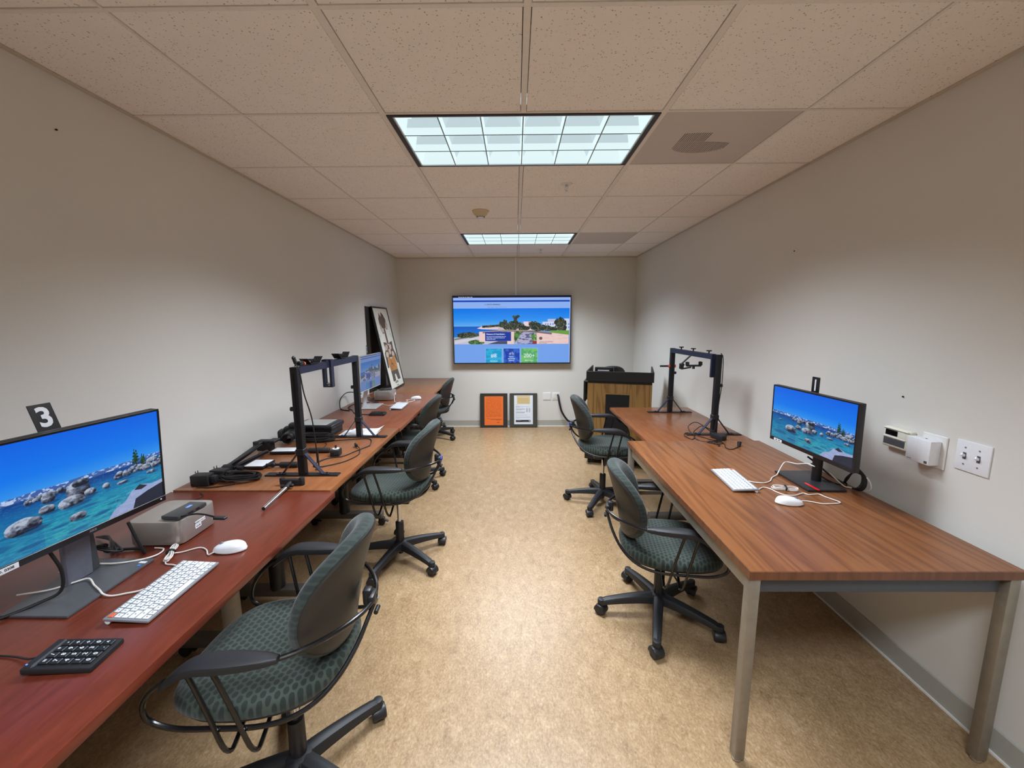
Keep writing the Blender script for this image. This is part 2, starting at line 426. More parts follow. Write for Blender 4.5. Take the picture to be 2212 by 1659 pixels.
# ceiling: tee grid carrying single lay-in tiles
xs = [WL, GX0 - 2 * TILE, GX0 - TILE, GX0, GX0 + TILE, GX0 + 2 * TILE, WR]
rows = [WB] + [GY0 + TILE * r for r in range(-5, 8)] + [WF]
rows = [r for r in rows if WB <= r <= WF]
g = MB()
wx = [0, .009, .024, .022, .024, .009, 0]
for x, w_ in zip(xs, wx):
    if not w_: continue
    cuts = [WB] + ([c for y0, _ in TROFFERS for c in (y0 + .006, y0 + TILE - .006)] if abs(x - GX0) < .01 else []) + [WF]
    for ya, yb in zip(cuts[::2], cuts[1::2]): g.bx(x - w_ / 2, x + w_ / 2, ya, yb, CEIL - .0012, CEIL + .03)
def in_light(x, y):
    return any(GX0 - TILE - .01 < x < GX0 + TILE + .01 and y0 - .01 < y < y0 + TILE + .01 for y0, _ in TROFFERS)
for y in rows[1:-1]:
    for i in range(len(xs) - 1):
        hw = .007
        g.bx(xs[i] + wx[i] / 2 + .0002, xs[i + 1] - wx[i + 1] / 2 - .0002, y - hw, y + hw, CEIL - .001, CEIL + .028)
ceiling = struct('ceiling', g, M['grid'], smooth=False)
VENTS = [(GX0 + TILE, 1), (GX0 + TILE, 5)]
for j in range(len(rows) - 1):
    for i in range(len(xs) - 1):
        x0, x1, y0, y1 = xs[i], xs[i + 1], rows[j], rows[j + 1]
        if y1 - y0 < .03: continue
        cx, cy = (x0 + x1) / 2, (y0 + y1) / 2
        if in_light(cx, cy): continue
        if i == 4 and any(abs(cy - (GY0 + TILE * (r + .5))) < .05 for _, r in VENTS): continue
        gx0, gx1 = x0 + wx[i] / 2 + .0025, x1 - wx[i + 1] / 2 - .0025
        dz = random.uniform(-.0005, .0005)
        obj('ceiling_tile', MB().bx(gx0, gx1, y0 + .0095, y1 - .0095, CEIL + .0008 + dz, CEIL + .016 + dz, .0015, 1), M['tile'], ceiling, smooth=False, kind='structure')

# ceiling light fixtures with parabolic louvers
def troffer(y0, watts, label):
    x0, x1, y1 = GX0 - TILE + .012, GX0 + TILE - .012, y0 + TILE - .008; y0 = y0 + .008
    cx, cy = (x0 + x1) / 2, (y0 + y1) / 2
    t = thing('ceiling_light', label, 'ceiling light', (cx, cy, CEIL), 0, 'recessed louvered ceiling lights')
    W, D = x1 - x0, y1 - y0
    fr = MB(); b = .024
    z0, z1 = -.006, .006
    fr.bx(-W / 2, W / 2, -D / 2, -D / 2 + b * .5, z0, z1, .001, 1); fr.bx(-W / 2, W / 2, D / 2 - b * .5, D / 2, z0, z1, .001, 1)
    fr.bx(-W / 2, -W / 2 + b, -D / 2 + b * .5, D / 2 - b * .5, z0, z1, .001, 1); fr.bx(W / 2 - b, W / 2, -D / 2 + b * .5, D / 2 - b * .5, z0, z1, .001, 1)
    obj('frame', fr, M['black'], t)
    ix, iy, h = W / 2 - b - .006, D / 2 - b * .5 - .004, .085
    inner = MB()
    for (a, c, e, f_) in ((-ix, ix, -iy - .004, -iy), (-ix, ix, iy, iy + .004), (-ix - .006, -ix, -iy, iy), (ix, ix + .006, -iy, iy)):
        inner.bx(a, c, e, f_, -.005, .004)
    obj('inner_rim', inner, M['alu_light'], t)
    ho = MB(); ho.bx(-ix, ix, -iy, iy, h, h + .004)
    obj('reflector', ho, M['troffer_back'], t, smooth=False)
    # sloping side reflectors
    def blade(L, half_top=.028, half_bot=.0022, z0=.0, z1=.062, n=6):
        m = MB(); prof = []
        for k in range(n + 1):
            s = k / n; prof.append((half_bot + (half_top - half_bot) * s ** 2.0, z0 + (z1 - z0) * s))
        vs = [(-L / 2, p, z) for p, z in prof] + [(-L / 2, -p, z) for p, z in prof[::-1]]
        k = len(vs); V = vs + [(L / 2, y, z) for _, y, z in vs]
        m.add(V, [(i, i + 1, i + 1 + k, i + k) for i in range(k - 1)] + [tuple(range(k))[::-1], tuple(range(k, 2 * k))])
        m.mi = [2 if 3 <= (i % (k - 1)) <= 2 * n - 3 and i < k - 1 else 0 for i in range(len(m.mi))]  # upper faces take the dimmer emission, so the shading is built in
        m.cur = 1; m.bx(-L / 2, L / 2, -half_bot - .0004, half_bot + .0004, z0 - .0016, z0 + .0002); m.cur = 0
        return m
    nx, ny = 6, 3
    bl = blade(2 * ix).mesh('louver_blade', [M['louver'], M['louver_edge'], M['louver_hi']])
    bs = blade(2 * iy, z0=.0005, z1=.0625).mesh('louver_blade', [M['louver'], M['louver_edge'], M['louver_hi']])
    for k in range(1, ny): obj('louver_blade', bl, None, t, (0, -iy + 2 * iy * k / ny, 0))
    for k in range(1, nx): obj('louver_blade', bs, None, t, (-ix + 2 * ix * k / nx, 0, 0), PI / 2)
    sd = MB()
    for s in (-1, 1):
        sd.quad((s * ix, -iy, .001), (s * ix, iy, .001), (s * (ix - .03), iy, h), (s * (ix - .03), -iy, h))
        sd.quad((-ix, s * iy, .001), (ix, s * iy, .001), (ix, s * (iy - .03), h), (-ix, s * (iy - .03), h))
    obj('side_reflector', sd, M['louver'], t, smooth=False)
    la = bpy.data.lights.new('lamp', 'AREA'); la.shape = 'RECTANGLE'; la.size = 2 * ix - .02; la.size_y = 2 * iy - .02
    la.energy = watts; la.color = LAMP_COLOR; la.spread = LAMP_SPREAD
    lo = bpy.data.objects.new('lamp', la); COL.objects.link(lo); lo.parent = t; lo.location = (0, 0, -.0035)
    return t
troffer(*TROFFERS[0], 'recessed louvered ceiling light above and behind the camera, out of view')
troffer(*TROFFERS[1], 'large bright louvered ceiling light nearest the camera, with black frame')
troffer(*TROFFERS[2], 'smaller looking louvered ceiling light near the far wall, above the television')

def vent(r, label, duct):
    x0, x1 = GX0 + TILE + .014, GX0 + 2 * TILE - .006; y0, y1 = GY0 + TILE * r + .009, GY0 + TILE * (r + 1) - .009
    cx, cy = (x0 + x1) / 2, (y0 + y1) / 2
    t = thing('air_vent', label, 'vent', (cx, cy, CEIL), 0, 'perforated ceiling vents')
    obj('perforated_panel', MB().box((0, 0, .004), (x1 - x0, y1 - y0, .004), .001, 1), M['perf'], t)
    if duct:
        d = MB()
        for k in range(26):
            x = -.13 + k * .0105
            h = .10 * math.sqrt(max(0, 1 - (x / .145) ** 2))
            d.bx(x - .0016, x + .0022, .035 - h * .25, .05 + h, .0008, .0019)
            if k < 13: d.bx(x - .0022, x + .0022, -.075 - h * .15, .03 - h * .25, .0008, .0019)
        obj('duct_slats', d, M['perf_dark'], t, smooth=False)
vent(1, 'grey perforated ceiling vent beside the nearer ceiling light', True)
vent(5, 'grey perforated ceiling vent beside the farther ceiling light', False)

def sprinkler(x, y, label):
    t = thing('fire_sprinkler', label, 'sprinkler', (x, y, CEIL), 0, 'ceiling sprinklers')
    obj('escutcheon', MB().lathe([(0, -.001), (.012, -.008), (.034, -.006), (.040, .0005), (.0, .0005)], flip=False), M['white_matt'], t)
    m = MB().cyl((0, 0, -.012), .009, .012, 12).rod((-.009, 0, -.016), (-.010, 0, -.036), .0016, 6).rod((.009, 0, -.016), (.010, 0, -.036), .0016, 6)
    m.rod((-.010, 0, -.036), (0, 0, -.044), .0016, 6).rod((.010, 0, -.036), (0, 0, -.044), .0016, 6).rod((0, 0, -.018), (0, 0, -.04), .002, 6)
    obj('nozzle_frame', m, M['chrome'], t)
    d = MB().cyl((0, 0, -.047), .006, .003, 12)
    for k in range(10):
        a = k * PI / 5; d.bar((.004 * math.cos(a), .004 * math.sin(a), -.047), (.013 * math.cos(a), .013 * math.sin(a), -.048), .003, .001, (-math.sin(a), math.cos(a), 0))
    obj('deflector', d, M['chrome'], t)
sprinkler(.339, 2.862, 'chrome fire sprinkler with white ring, just past the large ceiling light')
sprinkler(.318, 5.301, 'small fire sprinkler closest to the far wall')

t = thing('smoke_detector', 'yellowed round smoke detector on the ceiling between the two lights', 'smoke detector', (-.28, 3.51, CEIL))
obj('mounting_base', MB().lathe([(0, -.001), (.0, -.012), (.062, -.012), (.068, -.008), (.069, .0), (0, 0)], n=36, flip=True), M['smoke'], t)
obj('housing', MB().lathe([(.060, -.012), (.055, -.026), (.040, -.038), (.036, -.042), (0, -.042)], n=36), M['smoke'], t)
obj('sensor_cage', MB().lathe([(.030, -.042), (.028, -.052), (.02, -.055), (0, -.055)], n=28), M['white'], t)
sl = MB()
for k in range(16):
    a = k * PI / 8; sl.bar((.0335 * math.cos(a), .0335 * math.sin(a), -.044), (.031 * math.cos(a), .031 * math.sin(a), -.052), .004, .002, (-math.sin(a), math.cos(a), 0))
obj('cage_slots', sl, M['dark_gap'], t)
obj('indicator', MB().cyl((.052, -.02, -.024), .004, .012, 10), M['white'], t)

# marks and fixings on the walls
def nail(x, y, z, ax, label):
    o = obj('wall_screw', MB().cyl((0, 0, 0), .0032, .006, 10, ax, bev=.001), M['dark_gap'], None, (x, y, z)); tag(o, label, 'screw', 'screws left in the walls')
nail(.503, WF - .003, 1.988, 'Y', 'dark screw in the far wall, just above the television\'s right part')
nail(1.144, WF - .003, 1.991, 'Y', 'dark screw in the far wall, right of the television')
nail(WR - .003, 2.613, 1.954, 'X', 'small screw high on the right wall, above the number one sign')
nail(WL + .003, 1.604, 2.236, 'X', 'small screw in the left wall, nearest the camera')
nail(WR - .003, 1.792, 1.201, 'X', 'small screw in the right wall above the thermostat')
# ------------------------------------------------------------------ tables
TZ = .735
def table_left(y0, y1, x0, x1, z, mat, label, cols, leg_m, feet=True, near_edge=None):
    cx = (x0 + x1) / 2
    t = thing('work_table', label, 'table', (cx, (y0 + y1) / 2, 0), 0, 'work tables along the left wall')
    W, L = x1 - x0, y1 - y0; oy = (y0 + y1) / 2
    obj('tabletop', MB().box((0, 0, z - .0145), (W, L - .002, .029), .003, 2), mat, t)
    obj('underframe', MB().box((-.02, 0, z - .046), (.06, L - .2, .034), .002, 1).box((-.02, (cols[0] - oy), z - .04), (W * .7, .05, .02), .002, 1).box((-.02, (cols[1] - oy), z - .04), (W * .7, .05, .02), .002, 1), leg_m, t)
    for yc in cols:
        lg = obj('leg', MB().cyl((0, 0, .39 + (z - .735) / 2), .038, .58 + (z - .735), 28), leg_m, t, (-1.31 - cx, yc - oy, 0))
        if feet:
            fo = obj('foot', MB().bx(-.25, .29, -.032, .032, .062, .105, .006, 2), M['leg_grey'], t, (-1.31 - cx, yc - oy, 0))
            for sx in (-.235, .28):
                c = MB().cyl((sx, 0, .026), .026, .03, 20, 'Y', bev=.004).box((sx, 0, .048), (.045, .036, .03), .006, 2).bar((sx + .02, 0, .045), (sx + .05, 0, .03), .022, .006, (0, 1, 0))
                obj('caster', c, M['black'], fo)
    return t
table_left(.30, 1.864, -1.662, -.868, .735, M['wood_red'], 'reddish brown worktable nearest the camera along the left wall', (.52, 1.70), M['silver_leg'])
table_left(1.866, 3.036, -1.655, -.892, .741, M['wood_oak'], 'golden brown worktable on the left carrying two black adapters, camera and overhead stand', (2.056, 2.95), M['leg_black'])
table_left(3.038, 4.56, -1.655, -.885, .738, M['wood_brown'], 'brown worktable on the left under the white-stand monitor', (3.30, 4.36), M['leg_black'])
table_left(4.562, 5.885, -1.655, -.935, .738, M['wood_far'], 'tan worktable in the far left corner carrying the leaning poster', (4.78, 5.76), M['leg_black'])

def steel_table():
    x0, x1, y0, y1 = .754, 1.636, 1.222, 2.692; cx, cy = (x0 + x1) / 2, (y0 + y1) / 2
    t = thing('steel_leg_table', 'walnut-grain table with square steel legs, nearest on the right', 'table', (cx, cy, 0))
    W, L = x1 - x0, y1 - y0
    obj('tabletop', MB().box((0, 0, .7215), (W - .003, L - .003, .029), .002, 1), M['wood_walnut'], t)
    e = MB()
    for s in (-1, 1):
        e.box((0, s * (L / 2 - .0005), .7215), (W, .003, .028)); e.box((s * (W / 2 - .0005), 0, .7215), (.003, L - .004, .028))
    obj('edge_band', e, M['wood_edge'], t, smooth=False)
    for sy in (-1, 1): obj('apron', MB().box((0, sy * (L / 2 - .034), .675), (W - .09, .012, .062), .003, 1), M['apron'], t)
    for sx in (-1, 1): obj('apron', MB().box((sx * (W / 2 - .022), 0, .675), (.012, L - .11, .062), .003, 1), M['steel'] if sx < 0 else M['apron'], t)
    for sx in (-1, 1):
        for sy in (-1, 1):
            lg = obj('leg', MB().box((0, 0, .361), (.036, .036, .690), .004, 2), M['steel'], t, (sx * (W / 2 - .022), sy * (L / 2 - .024), 0))
            obj('glide', MB().lathe([(0, 0), (.010, .0), (.015, .006), (.016, .017), (0, .017)][::1], n=20), M['chrome'], lg)
steel_table()
t = thing('work_table', 'orange-brown worktable beyond the steel-legged one, under the right overhead stand', 'table', (1.2475, 3.245, 0))
obj('tabletop', MB().box((0, 0, .7205), (.725, 1.098, .029), .003, 2), M['wood_r2'], t)
obj('underframe', MB().box((0, 0, .69), (.06, .9, .03), .002, 1).box((0, -.31, .695), (.5, .05, .02), .002).box((0, .33, .695), (.5, .05, .02), .002), M['leg_black'], t)
for dy in (-.325, .33):
    obj('leg', MB().cyl((0, 0, .40), .036, .58, 28), M['leg_black'], t, (.06, dy, 0))
    fo = obj('foot', MB().bx(-.25, .29, -.032, .032, .062, .105, .006, 2), M['leg_grey'], t, (0, dy, 0))
    for sx in (-.235, .28):
        obj('caster', MB().cyl((sx, 0, .026), .026, .03, 20, 'Y', bev=.004).box((sx, 0, .048), (.045, .036, .03), .006, 2), M['black'], fo)

# ------------------------------------------------------------------ swivel chairs
def superell(a, n, ax, ay):
    c, s = math.cos(a), math.sin(a)
    return ax * math.copysign(abs(c) ** (2 / n), c), ay * math.copysign(abs(s) ** (2 / n), s)
def seat_mb(z0=.0, thick=.055):
    m = MB(); n = 48
    rings = [(1.0, -.030), (1.02, -.018), (1.015, -.004), (.98, .010), (.90, .019), (.75, .022), (.5, .018), (.25, .014), (.001, .013)]
    def P(s, dz, a):
        x, y = superell(a, 2.7, .222, .240)
        if y < 0: x *= 1 - .10 * (-y / .232)
        x *= s; y *= s
        z = dz
        if y > .12: z -= .022 * ((y - .12) / .11) ** 2          # waterfall front
        if y < -.12: z += .012 * ((-y - .12) / .11) ** 2
        return (x, y + .034, z0 + z)
    vs = []
    for s, dz in rings: vs += [P(s, dz, 2 * PI * k / n) for k in range(n)]
    fs = [(i * n + k, i * n + (k + 1) % n, (i + 1) * n + (k + 1) % n, (i + 1) * n + k) for i in range(len(rings) - 1) for k in range(n)]
    m.add(vs, fs); return m
def pan_mb(z0):
    m = MB(); n = 40; rings = [(.99, -.029), (.97, -.042), (.85, -.05), (.001, -.052)]
    vs = []
    for s, dz in rings:
        for k in range(n):
            x, y = superell(2 * PI * k / n, 2.7, .222, .240)
            if y < 0: x *= 1 - .10 * (-y / .232)
            z = dz - (.022 * ((y * s - .12) / .11) ** 2 if y * s > .12 else 0)
            vs.append((x * s, y * s + .034, z0 + z))
    m.add(vs, [(i * n + (k + 1) % n, i * n + k, (i + 1) * n + k, (i + 1) * n + (k + 1) % n) for i in range(len(rings) - 1) for k in range(n)][::1]); return m
def back_point(x, h, off):
    """x across, h up from the centre of the backrest, off outwards (negative = behind)"""
    tilt = math.radians(13)
    R = .235; a = x / R
    px = (R - 0) * math.sin(a); py = R * (1 - math.cos(a)) * .95
    lum = .018 * math.cos(h / .2 * 1.3)
    nx, ny = -math.sin(a), math.cos(a)
    px += nx * off; py += ny * off
    y = -.228 + py + lum - h * math.sin(tilt) * 1.05
    return (px, y, .744 + h * math.cos(tilt))
def back_mb(front=True):
    m = MB(); n = 48
    if front: rings = [(.90, -.020), (.965, -.017), (1.0, -.006), (1.02, .008), (1.0, .022), (.93, .032), (.75, .036), (.4, .034), (.001, .034)]
    else: rings = [(.945, -.012), (.940, -.020), (.91, -.0245), (.8, -.027), (.4, -.028), (.001, -.028)]
    vs = []
    for s, off in rings:
        for k in range(n):
            x, h = superell(2 * PI * k / n, 2.3, .224, .190)
            if h < 0: x *= 1 - .12 * (-h / .2) ** 1.5
            vs.append(back_point(x * s, h * s, off))
    fs = [(i * n + k, i * n + (k + 1) % n, (i + 1) * n + (k + 1) % n, (i + 1) * n + k) for i in range(len(rings) - 1) for k in range(n)]
    if front: fs = [f[::-1] for f in fs]
    m.add(vs, fs); return m
def ring_path(s):
    P = [(.012, -.278, .680), (.075, -.262, .684), (.150, -.218, .688), (.212, -.155, .691), (.250, -.085, .693), (.264, .02, .691), (.264, .11, .680), (.260, .180, .648),
         (.250, .224, .606), (.240, .246, .560), (.232, .240, .515), (.229, .18, .487), (.229, .08, .482), (.227, -.02, .480), (.216, -.10, .488), (.188, -.165, .510), (.144, -.215, .548), (.092, -.250, .598), (.048, -.270, .646), (.018, -.280, .672)]
    return [(s * x, y, z) for x, y, z in P]
def pad_mb(s):
    m = MB(); n = 14; secs = []
    for k in range(15):
        u = k / 14; y = -.112 + u * .285
        w = .031 * (math.sin(PI * min(1, max(0, (u * .93 + .04)))) ** .55) * (1.0 if u < .8 else 1 - .25 * (u - .8) / .2)
        z = .703 + (.003 * math.sin(PI * u)) - (.062 * ((u - .60) / .40) ** 2 if u > .60 else 0)
        xo = .264 - (.012 * (1 - u) ** 2)
        h = .015 * (math.sin(PI * (u * .96 + .02)) ** .3)
        secs.append((s * xo, y, z, max(w, .006), max(h, .004)))
    vs = []
    for (x, y, z, w, h) in secs:
        for j in range(n):
            a = 2 * PI * j / n; cx_, cz_ = superell(a, 2.6, w, h); vs.append((x + cx_, y, z + cz_ - (.004 if cz_ < 0 else 0)))
    fs = [(i * n + j, i * n + (j + 1) % n, (i + 1) * n + (j + 1) % n, (i + 1) * n + j) for i in range(14) for j in range(n)]
    fs += [tuple(range(n))[::-1], tuple(14 * n + j for j in range(n))]
    m.add(vs, fs); return m
def chair_leg_mb():
    m = MB(); n = 10; secs = []
    for k in range(12):
        u = k / 11; r = .022 + u * .275
        top = .128 - .042 * u ** 1.5; th = .048 - .022 * u; w = .027 - .008 * u
        if u > .93: top -= .004
        secs.append((r, top, th, w))
    vs = []
    for r, top, th, w in secs:
        pr = [(-w, -th), (-w * 1.0, -.3 * th), (-w * .82, -.08 * th), (-w * .45, 0), (0, .003), (w * .45, 0), (w * .82, -.08 * th), (w, -.3 * th), (w, -th), (0, -th * .9)]
        vs += [(r, p, top + z) for p, z in pr]
    fs = [(i * n + (j + 1) % n, i * n + j, (i + 1) * n + j, (i + 1) * n + (j + 1) % n) for i in range(11) for j in range(n)]
    fs += [tuple(range(n)), tuple(11 * n + j for j in range(n))[::-1]]
    m.add(vs, fs); m.cyl((.297, 0, .072), .0185, .03, 18, bev=.004); return m
def make_chair():
    t = thing('swivel_chair', '', 'chair')
    UP = []
    def up(*a, **k): o = obj(*a, **k); UP.append(o); return o
    up('seat', seat_mb(.524), M['fabric'], t); up('seat_pan', pan_mb(.524), M['soft_black'], t)
    up('backrest', back_mb(True), M['fabric_back'], t); up('back_shell', back_mb(False), M['shell'], t)
    for s in (-1, 1):
        up('arm_frame', MB().tube(ring_path(s), .0068, 10, 4), M['tube_black'], t)
        up('arm_pad', pad_mb(s), M['soft_black'], t)
        for (ya, yb) in ((.112, .060), (.050, -.010)):
            up('arm_strut', MB().tube([(s * .262, ya, .688), (s * .2545, ya * .79 + yb * .21, .635), (s * .2425, ya * .37 + yb * .63, .52), (s * .234, ya * .07 + yb * .93, .432), (s * .224, yb - .008, .408), (s * .202, yb - .008, .408), (s * .13, yb - .004, .436), (s * .05, yb - .002, .456)], .0062, 8, 3), M['tube_black'], t)
    up('back_bracket', MB().box((0, -.272, .676), (.05, .020, .046), .006, 2).box((0, -.258, .69), (.03, .026, .05), .006).cyl((0, -.284, .64), .007, .03, 12, 'X'), M['black'], t)
    up('mechanism', MB().box((0, 0, .453), (.17, .20, .036), .008, 2).box((0, -.02, .420), (.09, .12, .05), .008, 2).cyl((0, .10, .40), .012, .06, 14, 'Y'), M['black'], t)
    up('height_lever', MB().tube([(.04, .03, .405), (.13, .05, .40), (.19, .055, .405)], .004, 8, 3).box((.205, .056, .406), (.045, .018, .007), .003, 2), M['black'], t)
    up('gas_piston', MB().cyl((0, 0, .31), .0125, .22, 18), M['chrome'], t)
    obj('gas_sleeve', MB().cyl((0, 0, .16), .026, .20, 24, bev=.003).cyl((0, 0, .058), .016, .03, 16), M['black'], t)
    obj('base_hub', MB().lathe([(0, .132), (.026, .132), (.040, .126), (.048, .110), (.046, .082), (.030, .074), (0, .074)][::-1], n=30), M['soft_black'], t)
    leg_me = chair_leg_mb().mesh('leg', M['soft_black'])
    hp = [(.0305 * math.cos(q), .0305 * math.sin(q)) for q in [math.radians(-12 + 204 * k / 14) for k in range(15)]]
    hood = MB().prism(hp, -.0265, .0265, .005, Matrix.Rotation(PI / 2, 3, 'X'))
    hood.v = [(x, y, z + .028) for x, y, z in hood.v]; hood.cyl((0, 0, .064), .011, .018, 14)
    hood_me = hood.mesh('caster', M['black'])
    wh_me = MB().cyl((0, 0, 0), .0265, .019, 24, 'Y', bev=.005).mesh('wheel', M['soft_black'])
    lab = []
    for k in range(5):
        a = 2 * PI * k / 5; l = obj('leg', leg_me, None, t, rot=a)
        c = obj('caster', hood_me, None, t, (.297 * math.cos(a), .297 * math.sin(a), 0), rot=a + 1.9 + k * 1.3)
        for s in (-1, 1): obj('wheel', wh_me, None, c, (-.001, s * .0135, .0266))
        lab += [(l, k, 0), (c, k, 1)]
    t['_n'] = 0
    return t, {o.name for o in UP}
def place_chair(src, ups, x, y, rotz, base_deg, dz, label, group, tie=False, twist=0):
    c = src.copy(); COL.objects.link(c); c.location = (x, y, 0); c.rotation_euler = (0, 0, rotz)
    if '_n' in c: del c['_n']
    c['label'] = label; c['group'] = group
    cnt = {'leg': 0, 'caster': 0}
    for ch in list(src.children):
        d = ch.copy(); COL.objects.link(d); d.parent = c
        if ch.name in ups: d.location.z += dz
        nm = ch.name.split('.')[0]
        if nm in ('leg', 'caster'):
            i = cnt[nm]; cnt[nm] += 1
            a = math.radians(base_deg + 72 * i) - rotz
            if nm == 'leg': d.rotation_euler = (0, 0, a)
            else:
                d.location = (.297 * math.cos(a), .297 * math.sin(a), 0); d.rotation_euler = (0, 0, a + 1.7 + 1.37 * i + x)
                for g2 in ch.children: e = g2.copy(); COL.objects.link(e); e.parent = d
    if tie:
        obj('zip_tie', MB().tube([(.012, -.278, .665 + dz), (.020, -.286, .672 + dz), (.018, -.288, .695 + dz), (.004, -.286, .70 + dz), (-.006, -.284, .685 + dz)], .003, 6, 4), M['blue'], c, label='blue tie on the back bracket')
    return c
CH, UPS = make_chair()
L, R = PI / 2, -PI / 2
gl, gr = 'green swivel chairs along the left tables', 'green swivel chairs along the right tables'
place_chair(CH, UPS, -.757, 2.495, L - .03, 36, 0.0, 'dark green swivel chair facing the golden brown table with the overhead stand', gl, True)
place_chair(CH, UPS, -.985, 3.80, L, 34.5, -.07, 'swivel chair pushed under the table with the white-stand monitor, partly hidden', gl)
place_chair(CH, UPS, -1.095, 5.36, L, 45, -.12, 'farthest swivel chair on the left, by the tan corner table', gl)
place_chair(CH, UPS, .745, 1.972, R - .17, 178, -.10, 'lowered dark green swivel chair tucked under the steel-legged table', gr)
place_chair(CH, UPS, .735, 3.335, R - .10, 167, 0.0, 'dark green swivel chair on the right between podium and steel-legged table', gr, True)
place_chair(CH, UPS, 1.235, 5.50, 0.05, 18, .04, 'swivel chair behind the oak podium, only its rounded back showing', 'chair behind the podium')
c1 = CH; c1.location = (-.724, 1.158, 0); c1.rotation_euler = (0, 0, L + .05); c1['label'] = 'nearest swivel chair, left foreground, green dotted seat at the reddish table'; c1['group'] = gl
del c1['_n']
cnt = {'leg': 0, 'caster': 0}
for ch in list(c1.children):
    nm = ch.name.split('.')[0]
    if nm in ('leg', 'caster'):
        a = math.radians(52 + 72 * cnt[nm]) - L - .05; cnt[nm] += 1
        if nm == 'leg': ch.rotation_euler = (0, 0, a)
        else: ch.location = (.297 * math.cos(a), .297 * math.sin(a), 0); ch.rotation_euler = (0, 0, a + 1.2)
# ------------------------------------------------------------------ painted pictures (computed here, shown as flat prints and screens)
class Paint:
    def __init__(s, w, h, bg=(0, 0, 0)):
        s.w, s.h = w, h; s.a = np.zeros((h, w, 3), np.float32); s.a[:] = np.array(bg, np.float32) / 255
        s.Y, s.X = np.mgrid[0:h, 0:w].astype(np.float32); s.X = (s.X + .5) / w; s.Y = (s.Y + .5) / h       # Y runs downwards
        s.rng = np.random.default_rng(5)
    def put(s, mask, col, al=1.0):
        c = np.array(col, np.float32) / 255
        m = (mask.astype(np.float32) * al)[..., None]; s.a = s.a * (1 - m) + c * m
    def rect(s, x0, y0, x1, y1, col, al=1.0): s.put((s.X >= x0) & (s.X < x1) & (s.Y >= y0) & (s.Y < y1), col, al)
    def grad(s, x0, y0, x1, y1, stops):
        m = (s.X >= x0) & (s.X < x1) & (s.Y >= y0) & (s.Y < y1)
        t = np.clip((s.Y - y0) / max(1e-6, y1 - y0), 0, 1); ps = [p for p, _ in stops]
        for c in range(3):
            v = np.interp(t, ps, [q[c] / 255 for _, q in stops]); s.a[..., c] = np.where(m, v, s.a[..., c])
    def ell(s, cx, cy, rx, ry, col, al=1.0, rot=0.0, soft=0.0, clipy=None):
        ar = s.w / s.h
        dx, dy = (s.X - cx) * ar, s.Y - cy; c, q = math.cos(rot), math.sin(rot)
        d = ((dx * c + dy * q) / (rx * ar)) ** 2 + ((-dx * q + dy * c) / ry) ** 2
        m = (d < 1).astype(np.float32) if not soft else np.clip((1 - d) / soft, 0, 1)
        if clipy is not None: m = m * (s.Y < clipy)
        s.put(m, col, al); return m
    def poly(s, pts, col, al=1.0):
        ins = np.zeros(s.X.shape, bool); n = len(pts)
        for i in range(n):
            (x1, y1), (x2, y2) = pts[i], pts[(i + 1) % n]
            if y1 == y2: continue
            c = ((y1 > s.Y) != (y2 > s.Y)) & (s.X < (x2 - x1) * (s.Y - y1) / (y2 - y1) + x1); ins ^= c
        s.put(ins, col, al); return ins
    def line(s, pts, wd, col, al=1.0):
        ar = s.w / s.h; m = np.zeros(s.X.shape, bool)
        for (x1, y1), (x2, y2) in zip(pts, pts[1:]):
            dx, dy = (x2 - x1) * ar, y2 - y1; L = dx * dx + dy * dy + 1e-12
            t = np.clip(((s.X - x1) * ar * dx + (s.Y - y1) * dy) / L, 0, 1)
            m |= ((s.X - x1) * ar - t * dx) ** 2 + (s.Y - y1 - t * dy) ** 2 < (wd / 2) ** 2
        s.put(m, col, al)
    def noise(s, fx, fy, seed=0):
        r = np.random.default_rng(seed); g = r.random((int(fy) + 3, int(fx) + 3)).astype(np.float32)
        x, y = s.X * fx, s.Y * fy; xi, yi = x.astype(int), y.astype(int); u, v = x - xi, y - yi; u = u * u * (3 - 2 * u); v = v * v * (3 - 2 * v)
        return (g[yi, xi] * (1 - u) + g[yi, xi + 1] * u) * (1 - v) + (g[yi + 1, xi] * (1 - u) + g[yi + 1, xi + 1] * u) * v
    def fbm(s, fx, fy, o=4, seed=0):
        return sum(s.noise(fx * 2 ** i, fy * 2 ** i, seed + i) * .5 ** i for i in range(o)) / sum(.5 ** i for i in range(o))
    def blob(s, cx, cy, rx, ry, cols, seed, fq=40, rough=.5):
        """ragged foliage clump"""
        d = ((s.X - cx) / rx) ** 2 + ((s.Y - cy) / ry) ** 2; n = s.fbm(fq, fq * .6, 3, seed)
        m = d + (n - .5) * 2 * rough < 1; s.put(m, cols[0]); s.put(m & (n > .52), cols[1]); s.put(m & (s.fbm(fq * 1.7, fq, 2, seed + 9) > .62), cols[2])
    def image(s, name):
        im = bpy.data.images.new(name, s.w, s.h); px = np.ones((s.h, s.w, 4), np.float32); px[..., :3] = np.clip(s.a[::-1], 0, 1)
        im.pixels.foreach_set(px.ravel()); im.update(); im.pack(); return im
def picture_mat(name, im, emit=None, rough=.4, spec=.4, coat=0.0):
    t = NT(name); tx = t.n('ShaderNodeTexImage'); tx.image = im; tx.extension = 'EXTEND'
    uv = t.n('ShaderNodeUVMap'); t.l(uv.outputs[0], tx.inputs[0])
    if emit is not None:
        t.base((.008, .008, .009)); t.l(tx.outputs[0], t.b.inputs['Emission Color']); t.b.inputs['Emission Strength'].default_value = emit
    else: t.l(tx.outputs[0], t.b.inputs['Base Color'])
    t.b.inputs['Roughness'].default_value = rough; t.b.inputs['Specular IOR Level'].default_value = spec; t.b.inputs['Coat Weight'].default_value = coat
    return t.m
